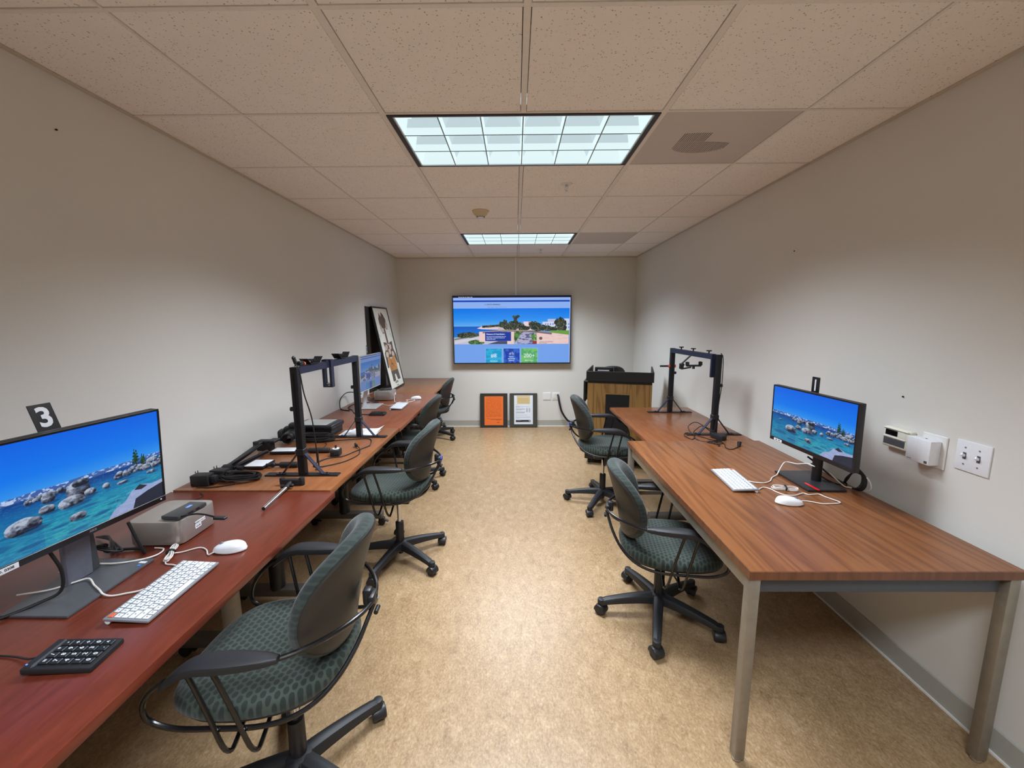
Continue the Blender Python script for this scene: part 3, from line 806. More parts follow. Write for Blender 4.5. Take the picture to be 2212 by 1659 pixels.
def picture(name, w, h, mat, parent, loc, rot=(0, 0, 0), thick=.0008, **k):
    """flat panel in local XY facing +Z, picture upright towards +Y"""
    me = bpy.data.meshes.new(name); x, y, z = w / 2, h / 2, thick
    V = [(-x, -y, z), (x, -y, z), (x, y, z), (-x, y, z), (-x, -y, 0), (x, -y, 0), (x, y, 0), (-x, y, 0)]
    me.from_pydata(V, [], [(0, 1, 2, 3), (7, 6, 5, 4), (0, 4, 5, 1), (1, 5, 6, 2), (2, 6, 7, 3), (3, 7, 4, 0)])
    uv = me.uv_layers.new(name='UVMap'); c = {0: (0, 0), 1: (1, 0), 2: (1, 1), 3: (0, 1)}
    for lp in me.loops: uv.data[lp.index].uv = c[lp.vertex_index % 4]
    me.materials.append(mat); me.update()
    return obj(name, me, None, parent, loc, rot, **k)

def paint_lake():
    p = Paint(900, 506, (0, 110, 225))
    p.grad(0, 0, 1, .52, [(0, (0, 100, 232)), (.6, (10, 122, 240)), (1, (70, 160, 240))])
    hz = .50 + .0 * p.X
    ridge = .485 - .018 * p.fbm(9, 1, 4, 3) - .012
    m = (p.Y > ridge) & (p.Y < .525); n = p.fbm(70, 60, 3, 4)
    p.put(m, (62, 96, 164)); p.put(m & (n > .53), (134, 162, 214)); p.put(m & (n > .63), (186, 204, 236)); p.put(m & (p.Y > .508), (38, 74, 140))
    w = p.Y > .515; t = np.clip((p.Y - .515) / .485, 0, 1)
    for c in range(3):
        v = np.interp(t, [0, .08, .22, .45, .75, 1], [q[c] / 255 for q in [(6, 58, 130), (8, 76, 152), (12, 108, 170), (22, 140, 176), (46, 164, 180), (50, 150, 174)]])
        p.a[..., c] = np.where(w, v, p.a[..., c])
    r = p.fbm(16, 60, 4, 8); deep = w & (r < .44) & (p.Y > .6); p.put(deep, (10, 92, 158), .35)
    p.put(w & (p.fbm(60, 150, 2, 12) > .62), (120, 210, 214), .18); p.put(w & (p.fbm(30, 120, 3, 14) > .56), (8, 80, 140), .22)
    p.put(w & (p.X < .35) & (p.Y > .6), (8, 84, 158), .25)
    for cx, cy, rx, ry in [(.13, .86, .11, .035), (.30, .93, .07, .02), (.22, .78, .06, .014), (.55, .77, .07, .014), (.70, .84, .05, .013), (.62, .90, .06, .018), (.42, .86, .05, .014), (.86, .72, .05, .012), (.78, .64, .04, .010), (.10, .70, .05, .010), (.5, .96, .06, .016)]:
        p.ell(cx, cy, rx, ry, (10, 70, 130), .55, soft=.5)
    N1 = p.fbm(60, 50, 4, 70); N2 = p.fbm(24, 18, 3, 71)
    rk = [(140, 154, 178), (78, 88, 108), (30, 36, 50)]
    def rock(cx, cy, rx, ry, dark=.45, seed=1, rot=0.0):
        p.ell(cx + rx * .5, cy + ry * .95, rx * 1.1, ry * .35, (8, 54, 104), .6, soft=.6)
        X0, X1, Y0, Y1 = [int(max(0, v)) for v in ((cx - rx * 1.4) * p.w, min(p.w, (cx + rx * 1.4) * p.w), (cy - ry * 1.4) * p.h, min(p.h, (cy + ry * 1.3) * p.h))]
        if X1 <= X0 or Y1 <= Y0: return
        X, Y = p.X[Y0:Y1, X0:X1], p.Y[Y0:Y1, X0:X1]; n, n2 = N1[Y0:Y1, X0:X1], N2[Y0:Y1, X0:X1]
        a_ = (X - cx) / rx; b_ = (Y - cy) / ry; c_, q_ = math.cos(rot), math.sin(rot); dx, dy = a_ * c_ + b_ * q_, -a_ * q_ + b_ * c_
        d = dx ** 2 + np.abs(dy) ** 2.3 + (n2 - .5) * .5; m = ((d < 1) & (dy < .80)).astype(np.float32)[..., None]
        sh = np.clip(.62 - .62 * dy - .25 * dx - dark * .35 + (n - .5) * 1.3, 0, 1)[..., None]
        col = np.array((22, 28, 44), np.float32) * (1 - sh) + np.array((178, 190, 210), np.float32) * sh
        p.a[Y0:Y1, X0:X1] = p.a[Y0:Y1, X0:X1] * (1 - m) + col / 255 * m
    for i in range(46):
        x = .30 + .22 * p.rng.random(); s = .006 + .012 * p.rng.random(); rock(x, .545 - .02 * p.rng.random(), s, s * 1.5, .5, i)
    for i in range(70):
        x = .72 + .30 * p.rng.random(); y = .60 - .10 * p.rng.random() * (x - .6) / .4; s = .008 + .014 * p.rng.random(); rock(x, y, s, s * 1.5, .4, i)
    rock(.385, .560, .032, .050, .7, 3); rock(.52, .585, .058, .098, .45, 5); rock(.535, .520, .042, .038, 1.3, 25); rock(.485, .670, .066, .055, .25, 6, -.15)
    rock(.575, .640, .030, .035, .4, 7); rock(.275, .735, .075, .072, .35, 9, -.1); rock(.290, .735, .045, .040, 1.0, 26)
    rock(.375, .660, .038, .042, .4, 10); rock(.505, .835, .042, .040, .35, 11); rock(.12, .615, .022, .014, .5, 12); rock(.66, .64, .02, .03, .4, 13)
    rock(.75, .665, .032, .018, .4, 14); rock(.93, .66, .03, .02, .4, 15); rock(.90, .60, .028, .024, .4, 16)
    p.poly([(.655, 1.0), (.69, .93), (.76, .88), (.80, .80), (.86, .765), (.93, .80), (1, .79), (1, 1)], (150, 164, 206))
    p.put((p.fbm(40, 60, 4, 31) > .55) & (p.Y > .8) & (p.X > .7), (186, 200, 232), .25)
    p.poly([(.80, 1.0), (.82, .90), (.90, .86), (1, .83), (1, 1)], (34, 40, 58)); p.poly([(.815, .80), (.85, .76), (.90, .80), (.86, .82)], (36, 42, 60))
    for cx, top, bot, wd in ((.840, .365, .53, .021), (.885, .44, .55, .014)):
        p.line([(cx, top + .04), (cx + .004, bot)], .008, (40, 34, 26))
        for k in range(9):
            u = k / 8; y = top + (bot - top) * .8 * u; p.blob(cx + (.006 if k % 2 else -.006), y, wd * (.15 + .75 * u), .014, [(14, 50, 34), (26, 70, 40), (40, 88, 50)], 40 + k, 90, .5)
    return p
def paint_page(pale=False):
    p = Paint(1104, 627, (118, 164, 240))
    fx, fy = lambda x: (x - 155) / 1840, lambda y: (y - 300) / 1045
    R_ = lambda a, b, c, d, col, al=1: p.rect(fx(a), fy(b), fx(c), fy(d), col, al)
    R_(100, 280, 2100, 322, (26, 30, 60)); R_(100, 322, 2100, 362, (150, 184, 248)); R_(100, 364, 2100, 388, (14, 62, 176)); R_(100, 388, 2100, 488, (142, 180, 246))
    p.grad(0, fy(488), 1, fy(770), [(0, (0, 118, 236)), (.6, (40, 146, 244)), (1, (104, 178, 246))])
    p.grad(0, fy(768), fx(900), fy(960), [(0, (20, 88, 190)), (.3, (10, 108, 212)), (1, (20, 128, 220))])
    R_(900, 768, 2000, 1048, (120, 150, 190)); R_(155, 940, 1110, 1048, (196, 196, 214))
    G = [(28, 42, 34), (52, 64, 46), (96, 96, 78)]
    p.poly([(fx(520), fy(800)), (fx(600), fy(765)), (fx(900), fy(750)), (fx(900), fy(822)), (fx(600), fy(812))], (232, 206, 208))
    R_(860, 750, 1300, 830, (196, 188, 190)); R_(1260, 695, 1400, 830, (240, 214, 222)); R_(1340, 700, 1440, 740, (150, 90, 80)); R_(1560, 700, 1780, 830, (214, 222, 246)); R_(1640, 655, 1780, 700, (190, 196, 226)); R_(1900, 650, 1980, 835, (210, 216, 244))
    for x in (1600, 1635, 1675, 1715, 1925, 1965):
        for y in (725, 775): R_(x, y, x + 18, y + 24, (104, 130, 180))
    for i in range(14): p.blob(fx(620 + i * 24), fy(772 - i * 1.5), .010, .018, G, i, 80, .6)
    for cx, cy, rx, ry in [(930, 740, 70, 45), (980, 760, 50, 60), (1060, 750, 60, 60), (1130, 720, 45, 70), (1200, 760, 70, 50), (1080, 800, 80, 35), (1270, 800, 90, 40), (1430, 760, 90, 70), (1500, 790, 110, 60), (1640, 800, 70, 45), (1740, 810, 60, 35), (1840, 720, 90, 85), (1860, 800, 80, 50)]:
        p.blob(fx(cx), fy(cy), rx / 1840, ry / 1045, G, cx, 70, .55)
    for cx, cy in ((1135, 640), (1165, 615), (1110, 620), (970, 685)):
        p.line([(fx(cx), fy(cy)), (fx(1140 if cx > 1000 else 975), fy(730))], .006, (60, 52, 44)); p.blob(fx(cx), fy(cy), .018, .022, G, cx, 90, .9)
    p.blob(fx(380), fy(905), .10, .045, G, 77, 60, .4); p.blob(fx(500), fy(1020), .07, .04, [(40, 84, 34), (70, 110, 50), (110, 140, 80)], 78, 60, .5)
    p.poly([(fx(160), fy(1000)), (fx(640), fy(905)), (fx(640), fy(945)), (fx(160), fy(1046))], (214, 208, 224)); p.poly([(fx(160), fy(960)), (fx(600), fy(905)), (fx(600), fy(915)), (fx(160), fy(980))], (96, 120, 90))
    R_(1690, 835, 1985, 900, (110, 160, 70)); R_(1110, 855, 1480, 1048, (150, 160, 190)); p.blob(fx(1180), fy(930), .05, .09, [(46, 90, 36), (84, 140, 60), (140, 180, 100)], 80, 50, .6); p.blob(fx(1420), fy(950), .03, .07, [(46, 90, 36), (84, 140, 60), (140, 180, 100)], 81, 50, .6)
    p.poly([(fx(1230), fy(870)), (fx(1360), fy(870)), (fx(1420), fy(1048)), (fx(1110), fy(1048))], (176, 176, 206)); p.put((p.fbm(30, 60, 3, 90) > .56) & (abs(p.X - fx(1290)) < .07) & (p.Y > fy(880)) & (p.Y < fy(1048)), (80, 80, 116), .8); R_(1400, 1000, 1470, 1048, (150, 44, 62))
    sand = (238, 206, 202)
    R_(555, 850, 690, 1010, sand); R_(1000, 852, 1110, 1046, sand); p.poly([(fx(690), fy(1046)), (fx(1000), fy(1046)), (fx(1000), fy(1000)), (fx(860), fy(1000))], (70, 74, 104))
    p.poly([(fx(1470), fy(868)), (fx(1700), fy(900)), (fx(1700), fy(870)), (fx(1975), fy(905)), (fx(1975), fy(1046)), (fx(1470), fy(1046))], sand)
    for i in range(26):
        x, y = 1480 + 480 * p.rng.random(), 900 + 140 * p.rng.random(); R_(x, y, x + 50 + 40 * p.rng.random(), y + 3, (214, 170, 170), .8)
    p.line([(fx(620), fy(866)), (fx(760), fy(845)), (fx(1000), fy(832)), (fx(1300), fy(842)), (fx(1700), fy(884))], .020, (128, 100, 92)); p.line([(fx(640), fy(850)), (fx(1000), fy(828)), (fx(1350), fy(836))], .006, (222, 190, 180))
    p.ell(fx(1533), fy(958), 26 / 1840, 24 / 1045, (92, 88, 76))
    R_(650, 855, 1062, 998, (12, 52, 158))
    R_(155, 1048, 1985, 1345, (116, 164, 240)); R_(1985, 322, 2005, 1345, (176, 200, 250))
    for (a, b), c1, c2 in (((655, 912), (18, 156, 210), (52, 184, 226)), ((940, 1196), (20, 62, 170), (50, 112, 214)), ((1222, 1482), (84, 170, 110), (124, 200, 110))):
        R_(a - 8, 1108, b + 8, 1345, (170, 196, 236), .6); R_(a, 1116, b, 1345, c1)
        m = (p.X > fx(a)) & (p.X < fx(b)) & (p.Y > fy(1116)); p.put(m & (p.fbm(46, 30, 3, int(a)) > .53), c2, .8)
    if pale:
        lum = p.a.mean(axis=2, keepdims=True); p.a = (p.a * .45 + lum * .12 + np.array([90, 118, 190]) / 255 * .40)
    return p
def paint_orange():
    p = Paint(256, 400, (236, 116, 50)); r = p.rng
    for i in range(44):
        y = .03 + i * .0158
        if y > .72: break
        x = .08
        while x < .90:
            l = .02 + .05 * r.random(); 
            if r.random() > .12: p.rect(x, y, min(x + l, .92), y + .006, (150, 62, 26), .55 + .35 * r.random())
            x += l + .010
    for i, (a, b) in enumerate(((.12, .30), (.30, .92), (.34, .92), (.62, .86))):
        p.rect(a, .765 + .02 * i, b, .772 + .02 * i, (60, 34, 30), .8)
    p.line([(.66, .90), (.70, .91), (.74, .895), (.80, .912)], .012, (60, 34, 30)); p.rect(.02, .50, .98, .503, (255, 160, 110), .5); return p
def paint_doc():
    p = Paint(256, 390, (216, 224, 232)); r = p.rng
    p.rect(.15, .015, .85, .30, (214, 192, 142)); p.rect(.15, .015, .85, .025, (190, 160, 110))
    for i in range(9):
        x = .2
        while x < .78: l = .03 + .05 * r.random(); p.rect(x, .09 + .022 * i, x + l, .10 + .022 * i, (150, 130, 84), .6); x += l + .012
    ys = [(.32, .2), (.37, .30), (.385, .82), (.40, .3), (.43, .5), (.46, .58), (.475, .58), (.49, .58), (.505, .4), (.54, .2), (.565, .58), (.58, .58), (.595, .58), (.61, .55), (.65, .15), (.68, .7), (.72, .15), (.745, .85), (.76, .85), (.79, .3)]
    for y, e in ys:
        x = .09
        while x < e: l = .02 + .05 * r.random(); p.rect(x, y, min(x + l, e), y + .007, (110, 114, 124), .75); x += l + .008
    for i in range(12): p.rect(.64, .43 + .013 * i, .72 + .02 * (i % 2), .437 + .013 * i, (110, 114, 124), .7); p.rect(.78, .43 + .013 * i, .86, .437 + .013 * i, (110, 114, 124), .7)
    p.rect(.09, .855, .87, .925, (34, 34, 38)); p.rect(.13, .87, .36, .88, (140, 140, 140)); p.ell(.81, .888, .03, .02, (200, 204, 206)); p.rect(.44, .905, .74, .91, (150, 150, 150)); return p
def paint_poster():
    p = Paint(300, 540, (214, 214, 202)); X_ = p.X; p.X = .5 + (p.X - .5) / 1.34; br = (84, 68, 58); pk = (196, 176, 160); tn = (176, 116, 48)
    p.poly([(.36, .10), (.38, .055), (.44, .09), (.47, .105), (.50, .04), (.60, .075), (.68, .14), (.68, .20), (.60, .245), (.50, .25), (.40, .25), (.31, .20), (.31, .13)], br)
    for pts in ([(.33, .17), (.30, .25), (.38, .32), (.45, .31), (.40, .24)], [(.64, .15), (.72, .21), (.66, .27), (.58, .26), (.60, .21)]): p.poly(pts, br); q = [(x * .8 + .2 * sum(a for a, _ in pts) / len(pts), y * .8 + .2 * sum(b for _, b in pts) / len(pts)) for x, y in pts]; p.poly(q, pk)
    p.poly([(.46, .24), (.54, .24), (.56, .45), (.46, .45)], (104, 76, 64)); p.line([(.51, .26), (.51, .44)], .008, (66, 46, 40))
    p.poly([(.28, .42), (.42, .43), (.50, .47), (.62, .43), (.76, .42), (.74, .52), (.84, .60), (.86, .72), (.78, .71), (.70, .62), (.32, .62), (.28, .74), (.20, .74), (.22, .56), (.30, .52)], br)
    for a, b in ((.38, .49), (.60, .49), (.34, .58), (.66, .585), (.50, .55)): p.ell(a, b, .075, .036, pk, rot=.5 if a > .5 else -.5)
    p.line([(.34, .44), (.52, .62), (.70, .45)], .010, (60, 42, 36)); p.poly([(.34, .61), (.50, .64), (.68, .60), (.74, .70), (.72, .80), (.34, .80), (.30, .70)], tn)
    p.put((p.Y > .60) & (p.Y < .82) & (p.fbm(6, 8, 3, 2) > .55) & (p.X > .32) & (p.X < .70), (140, 84, 40), .5); p.line([(.46, .66), (.44, .71), (.52, .70), (.56, .74)], .012, (70, 44, 30)); p.ell(.66, .735, .015, .012, (228, 150, 130))
    p.poly([(.33, .79), (.73, .79), (.76, .92), (.60, .92), (.55, .84), (.49, .84), (.48, .925), (.33, .925)], (74, 66, 62))
    for x, y in ((.14, .33), (.18, .345), (.74, .33), (.80, .36), (.86, .40)): p.line([(x, y), (x + .03, y - .004), (x + .06, y + .003)], .004, (110, 106, 100))
    return p
IM_LAKE = paint_lake().image('lake_wallpaper'); M['scr_lake'] = picture_mat('screen_lake_wallpaper', IM_LAKE, .92, .25, .3)
M['scr_page'] = picture_mat('screen_web_page', paint_page().image('web_page'), .92, .3, .3)
M['scr_pale'] = picture_mat('screen_web_page_dim', paint_page(True).image('web_page_dim'), .62, .3, .3)
M['pic_orange'] = picture_mat('orange_printed_sheet', paint_orange().image('orange_sheet'), None, .6, .3)
M['pic_doc'] = picture_mat('white_printed_sheet', paint_doc().image('white_sheet'), None, .6, .3)
M['pic_poster'] = picture_mat('poster_print', paint_poster().image('poster'), None, .35, .4)

# ------------------------------------------------------------------ television on the far wall
WT = glow('screen_white_text', (236, 242, 255), .95); WD = glow('screen_dark_text', (60, 80, 120), .8)
x0, x1, z0, z1, yf = -.885, .783, .943, 1.902, 5.868
cx, cz = (x0 + x1) / 2, (z0 + z1) / 2; W, H = x1 - x0, z1 - z0
t = thing('television', 'large wall-mounted flat television showing a university web page', 'television', (cx, yf, cz))
obj('casing', MB().box((0, .022, 0), (W, .040, H), .004, 2).box((0, .058, 0), (W * .5, .034, H * .5), .004), M['bezel'], t)
bz = MB(); b = .011
bz.bx(-W / 2, W / 2, -.004, .003, H / 2 - .010, H / 2); bz.bx(-W / 2, W / 2, -.004, .003, -H / 2, -H / 2 + .014)
for s in (-1, 1): bz.bx(s * W / 2 - (b if s > 0 else 0), s * W / 2 + (b if s < 0 else 0), -.004, .003, -H / 2 + .014, H / 2 - .010)
obj('bezel', bz, M['bezel'], t, smooth=False)
sw, sh = W - 2 * b, H - .024; sc_ = picture('screen', sw, sh, M['scr_page'], t, (0, .0015, .002), (PI / 2, 0, 0))
def tv_text(txt, px, py, size, mat=WT, bold=0, align='CENTER', sx=1.0):
    u, v = (px - 155) / 1840, (py - 300) / 1045
    text(txt, size, mat, sc_, ((u - .5) * sw, (.5 - v) * sh, .0014), bold=bold, align=align, sx=sx)
tv_text('SANTA BARBARA', 790, 428, .024, WD, .0006); tv_text('UC', 662, 427, .024, WD)
tv_text('Apply   Academics   Research   Campus Life   About', 845, 468, .0125, WD)
tv_text('Welcome to UC Santa Barbara ›', 668, 890, .0235, WT, .0006, 'LEFT', .86)
for k, s_ in enumerate(('Learn, discover and create beside the sea at our', 'coastal campus, a community of scholars and', 'students of the world.')):
    tv_text(s_, 670, 928 + k * 21, .0150, WT, .0003, 'LEFT', .95)
tv_text('#8', 783, 1232, .078); tv_text('Public University', 783, 1318, .0165, WT, .0004)
tv_text('Platinum', 1066, 1250, .0185, WT, .0004); tv_text('Bike-Friendly', 1066, 1281, .0185, WT, .0004); tv_text('University', 1066, 1311, .0185, WT, .0004)
tv_text('200+', 1350, 1235, .078); tv_text('Majors & Degrees', 1350, 1308, .0165, WT, .0004)
tv_text('UNIVERSITY OF CALIFORNIA', 1620, 1015, .015, WD, .0003); tv_text('SANTA BARBARA', 1570, 1034, .015, WD, .0003)
tv_text('File  Edit  View  Go  Window  Help', 350, 312, .0135, WT, .0003)
u = lambda px: ((px - 155) / 1840 - .5) * sw; v_ = lambda py: (.5 - (py - 300) / 1045) * sh
bk = MB()
for cx_ in (1042, 1094): bk.tube([(u(cx_) + .012 * math.cos(k * PI / 6), v_(1204) + .012 * math.sin(k * PI / 6), .0016) for k in range(12)], .0014, 5, 1, True)
bk.tube([(u(1042), v_(1204), .0016), (u(1052), v_(1182), .0016), (u(1080), v_(1182), .0016), (u(1066), v_(1204), .0016), (u(1042), v_(1204), .0016)], .0014, 5, 1).tube([(u(1094), v_(1204), .0016), (u(1078), v_(1170), .0016)], .0014, 5, 1)
obj('bicycle_symbol', bk, WT, sc_)
struct('trim_8', MB().bx(-.006, .020, WF - .014, WF, 1.86, CEIL - .005, .002, 1), M['white'])
# ------------------------------------------------------------------ things at the far wall
def framed(x, y_off, w, h, mat_pic, pw, ph, label, board, dy=0, lean=6):
    a = math.radians(lean)
    t = thing('framed_document', label, 'picture', (x, WF - .010 - h * math.sin(a) - .006, .002), (-a, 0, 0), 'framed documents leaning on the far wall')
    obj('mat_board', MB().box((0, 0, h / 2), (w, .012, h), .002, 1), board, t)
    obj('frame_edge', MB().bx(-w / 2, w / 2, -.009, -.006, 0, .004).bx(-w / 2, w / 2, -.009, -.006, h - .004, h).bx(-w / 2, -w / 2 + .004, -.009, -.006, 0, h).bx(w / 2 - .004, w / 2, -.009, -.006, 0, h), M['black'], t)
    picture('sheet', pw, ph, mat_pic, t, (0, -.0062, h / 2 + dy), (PI / 2, 0, 0))
framed(-.322, 0, .400, .500, M['pic_orange'], .275, .425, 'framed orange printed sheet leaning on the far wall', M['mat_black'], -.005)
framed(.113, 0, .402, .500, M['pic_doc'], .275, .425, 'framed white printed sheet with a tan card, right of the orange one', simple('grey_green_mat', (62, 62, 54), .5), .008)

def plate(name, x, label, blank):
    t = thing(name, label, 'wall plate', (x, WF, .452), 0, 'white wall plates on the far wall')
    obj('cover', MB().box((0, -.003, 0), (.114, .006, .116), .003, 2), M['white_matt'], t)
    if blank: obj('blank_panel', MB().box((0, -.007, 0), (.10, .003, .102), .002, 1), M['white_matt'], t)
    else:
        obj('socket', MB().box((-.02, -.007, .005), (.035, .004, .066), .002, 1), M['cream'], t)
        obj('cable_hole', MB().cyl((.022, -.007, .02), .012, .003, 16, 'Y'), M['dark_gap'], t)
plate('wall_plate', .458, 'blank white wall plate, left of the two beside the framed documents', True)
plate('power_outlet', .594, 'white outlet plate with the thick black cable coming out', False)
tag(obj('thick_cable', MB().tube([(.618, 5.945, .472), (.622, 5.905, .455), (.636, 5.87, .364), (.672, 5.86, .235), (.75, 5.85, .118), (.84, 5.85, .060), (.875, 5.84, .030), (.885, 5.82, .0155), (.888, 5.78, .0155)], .0145, 12, 6), M['cable']), 'thick black cable hanging from the outlet plate to the floor behind the podium', 'cable')

# podium
ang = -.285
t = thing('podium', 'golden oak lectern podium on wheels with black top tray, far right corner', 'podium', (1.082, 4.250, 0), ang)
W, D = .655, .56
obj('front_panel', MB().bx(-W / 2, W / 2, 0, .02, .13, .905, .001, 1), M['oak'], t)
obj('side_panel', MB().bx(-W / 2, -W / 2 + .02, .021, D, .13, .905, .001, 1), M['oak'], t)
obj('side_panel', MB().bx(W / 2 - .02, W / 2, .021, D, .13, .905, .001, 1), M['oak'], t)
obj('plinth', MB().bx(-W / 2 - .012, W / 2 + .012, -.035, D + .02, .062, .128, .004, 1), M['tray_black'], t)
obj('worktop', MB().bx(-W / 2 + .003, W / 2 - .003, -.008, D + .01, .890, .915, .002, 1), M['tray_black'], t)
tr = MB(); tr.bx(-W / 2 - .012, W / 2 + .014, -.030, -.014, .915, 1.018, .002, 1); tr.bx(-W / 2 - .012, -W / 2 + .003, -.0135, D, .915, 1.022, .002, 1); tr.bx(W / 2 - .001, W / 2 + .014, -.0135, D, .915, 1.022, .002, 1)
tr.bx(-W / 2 - .010, W / 2 + .012, -.013, D, .9155, .925)
obj('tray_rim', tr, M['tray_black'], t)
obj('black_panel', MB().bx(-.135, .105, -.010, -.0005, .16, .775, .002, 1), simple('black_speaker_cloth', (14, 14, 16), .8), t)
obj('panel_trim', MB().bx(-.135, .105, -.012, -.0005, .776, .783, .001, 1), simple('brass_edge_strip', (196, 168, 104), .3, .6), t)
sh = MB().box((-W / 2 - .035, .20, .79), (.022, .34, .235), .004, 1).box((-W / 2 - .018, .20, .895), (.030, .34, .012), .002, 1).bar((-W / 2 - .03, .06, .80), (-W / 2 - .005, .06, .70), .02, .006, (0, 1, 0)).bar((-W / 2 - .03, .34, .80), (-W / 2 - .005, .34, .70), .02, .006, (0, 1, 0))
obj('folding_side_shelf', sh, M['soft_black'], t)
for sx in (-1, 1):
    for yy in (.03, D - .05):
        c = obj('caster', MB().cyl((sx * (W / 2 - .03), yy, .030), .030, .026, 22, 'X', bev=.004), M['soft_black'], t)
        obj('caster_fork', MB().box((sx * (W / 2 - .03), yy + .004, .052), (.036, .034, .022), .004, 1), M['steel'], c)
t = thing('control_box', 'black box with a white slot standing in the podium tray', 'device', (1.020, 4.70, .9262), ang)
obj('body', MB().box((0, 0, .045), (.21, .06, .09), .004, 2), M['bezel'], t); obj('slot', MB().box((-.008, -.0305, .056), (.128, .002, .010)), M['paper'], t)

# ------------------------------------------------------------------ right wall fittings
RX = PI / 2
t = thing('thermostat', 'cream thermostat with dark display on the right wall', 'thermostat', (WR, 1.768, 1.02))
obj('body', MB().bx(-.030, 0, -.060, .068, -.048, .042, .008, 3), M['cream'], t); obj('display', MB().bx(-.0318, -.029, -.004, .054, .006, .030, .001, 1), M['glass_black'], t)
obj('hood', MB().bx(-.036, -.028, -.056, .064, .034, .040, .002, 1), M['cream'], t); obj('lower_hood', MB().bx(-.034, -.028, -.044, .064, -.004, .001, .001, 1), M['cream'], t); obj('grille', MB().bx(-.0315, -.029, -.042, .060, -.036, -.007, .001, 1), M['grey_dark'], t)
obj('button_cover', MB().bx(-.0315, -.029, -.044, -.008, .004, .034, .001, 1), M['cream'], t)
t = thing('motion_sensor', 'white square box on the right wall between thermostat and light switches', 'sensor', (WR, 1.640, 1.005))
obj('back_plate', MB().bx(-.006, 0, -.060, .040, -.066, .070, .003, 1), M['white_matt'], t)
obj('cover', MB().bx(-.050, -.006, -.042, .058, -.052, .048, .004, 2), M['white'], t); obj('sensor_window', MB().bx(-.0508, -.049, -.036, -.024, -.046, -.036), M['grey_dark'], t)
obj('screw_dot', MB().cyl((-.024, .004, .049), .0035, .002, 10), M['grey_mid'], t); obj('name_mark', MB().bx(-.0504, -.049, .030, .050, -.045, -.042), M['grey_mid'], t)
t = thing('light_switch', 'white double light switch plate nearest the camera on the right wall', 'light switch', (WR, 1.487, 1.025))
obj('cover_plate', MB().box((-.003, 0, 0), (.006, .118, .116), .0025, 2), M['white'], t)
for yy in (.026, -.022):
    obj('slot', MB().box((-.0064, yy, 0), (.001, .011, .026)), M['grey_dark'], t)
    obj('toggle', MB().box((-.0125, yy, .003), (.016, .008, .010), .002, 2, Matrix.Rotation(.5, 3, 'Y')), M['white'], t)
    for zz in (.032, -.032): obj('screw', MB().cyl((-.0064, yy, zz), .0032, .0016, 10, 'X'), M['grey_mid'], t)

# ------------------------------------------------------------------ monitors
def monitor(name, label, loc, yaw, tilt, W, H, zc, scr, bezel=M['bezel'], side=M['screen_edge'], chin=.020, top=.007, sidew=.007, stand=None, neck=None, thick=.028, grp=None):
    """local frame: screen faces +Y, base on the table at z=0"""
    t = thing(name, label, 'monitor', loc, yaw, grp)
    T = Matrix.Translation((0, 0, zc)) @ Matrix.Rotation(tilt, 4, 'X')
    def lo(p): return (T @ Vector(p))
    head = obj('display_housing', MB().box((0, -thick / 2, 0), (W, thick, H), .004, 2).box((0, -thick - .012, -.02), (W * .55, .030, H * .55), .012, 2), side, t, lo((0, 0, 0)), (tilt, 0, 0))
    bz = MB(); bz.bx(-W / 2, W / 2, -.002, .003, H / 2 - top, H / 2, .001, 1).bx(-W / 2, W / 2, -.002, .004, -H / 2, -H / 2 + chin, .001, 1)
    for s in (-1, 1): bz.bx(s * W / 2 - (sidew if s > 0 else 0), s * W / 2 + (sidew if s < 0 else 0), -.002, .003, -H / 2 + chin, H / 2 - top)
    obj('bezel', bz, bezel, head, smooth=False)
    sw, sh = W - 2 * sidew, H - chin - top
    obj_s = picture('screen', sw, sh, scr, head, (0, .0006, (chin - top) / 2), (PI / 2, 0, PI))
    return t, head
# left foreground monitor (number 3); +Y local -> towards the aisle (+X world)
yw = -PI / 2 - math.atan2(.04, .385) * .9
mx, my = -1.287, 1.125
t3, h3 = monitor('monitor', 'large monitor on the near left table with the number three sign, showing a blue lake', (mx, my, .7355), yw, math.radians(-3.5), .548, .338, .3375, M['scr_lake'])
def loc2(o_xy, yaw, w):      # world point -> local
    d = Vector((w[0] - o_xy[0], w[1] - o_xy[1])); c, s = math.cos(-yaw), math.sin(-yaw); return (d.x * c - d.y * s, d.x * s + d.y * c)
bp = [loc2((mx, my), yw, p) for p in ((-1.235, 1.287), (-1.232, 1.008), (-1.424, 1.010), (-1.462, 1.287))]
obj('base_plate', MB().prism(bp, 0.0004, .0085, .002), M['grey_dark'], t3)
nx_, ny_ = loc2((mx, my), yw, (-1.375, 1.16))
obj('neck', MB().bar((nx_ - .012, ny_, .008), (nx_ + .006, -.045, .30), .075, .018, (1, 0, 0), .004), M['neck_grey'], t3)
obj('neck_spine', MB().bar((nx_ - .065, ny_ - .01, .008), (nx_ - .02, -.05, .26), .03, .012, (1, 0, 0), .003), M['grey_dark'], t3)
lx, ly = loc2((mx, my), yw, (-1.252, 1.262)); obj('base_sticker', MB().box((lx, ly, .0092), (.022, .010, .0012), 0, 1, -1.5), M['white'], t3)
lx, ly = loc2((mx, my), yw, (-1.250, 1.245)); obj('base_sticker', MB().box((lx, ly, .0092), (.010, .008, .0012), 0, 1, -1.5), simple('blue_sticker', (60, 130, 200), .4), t3)
obj('asset_label', MB().box((.172, .0045, -.160), (.060, .0012, .015)), M['white'], h3)
text('NO. 0308', .010, M['ink'], h3, (.172, .0053, -.160), (PI / 2, 0, PI), .0002)
text('ASUS', .0085, M['grey_mid'], h3, (-.035, .0045, -.159), (PI / 2, 0, PI), .0003)
obj('power_light', MB().box((-.255, .0045, -.157), (.004, .001, .002)), M['led_white'], h3)
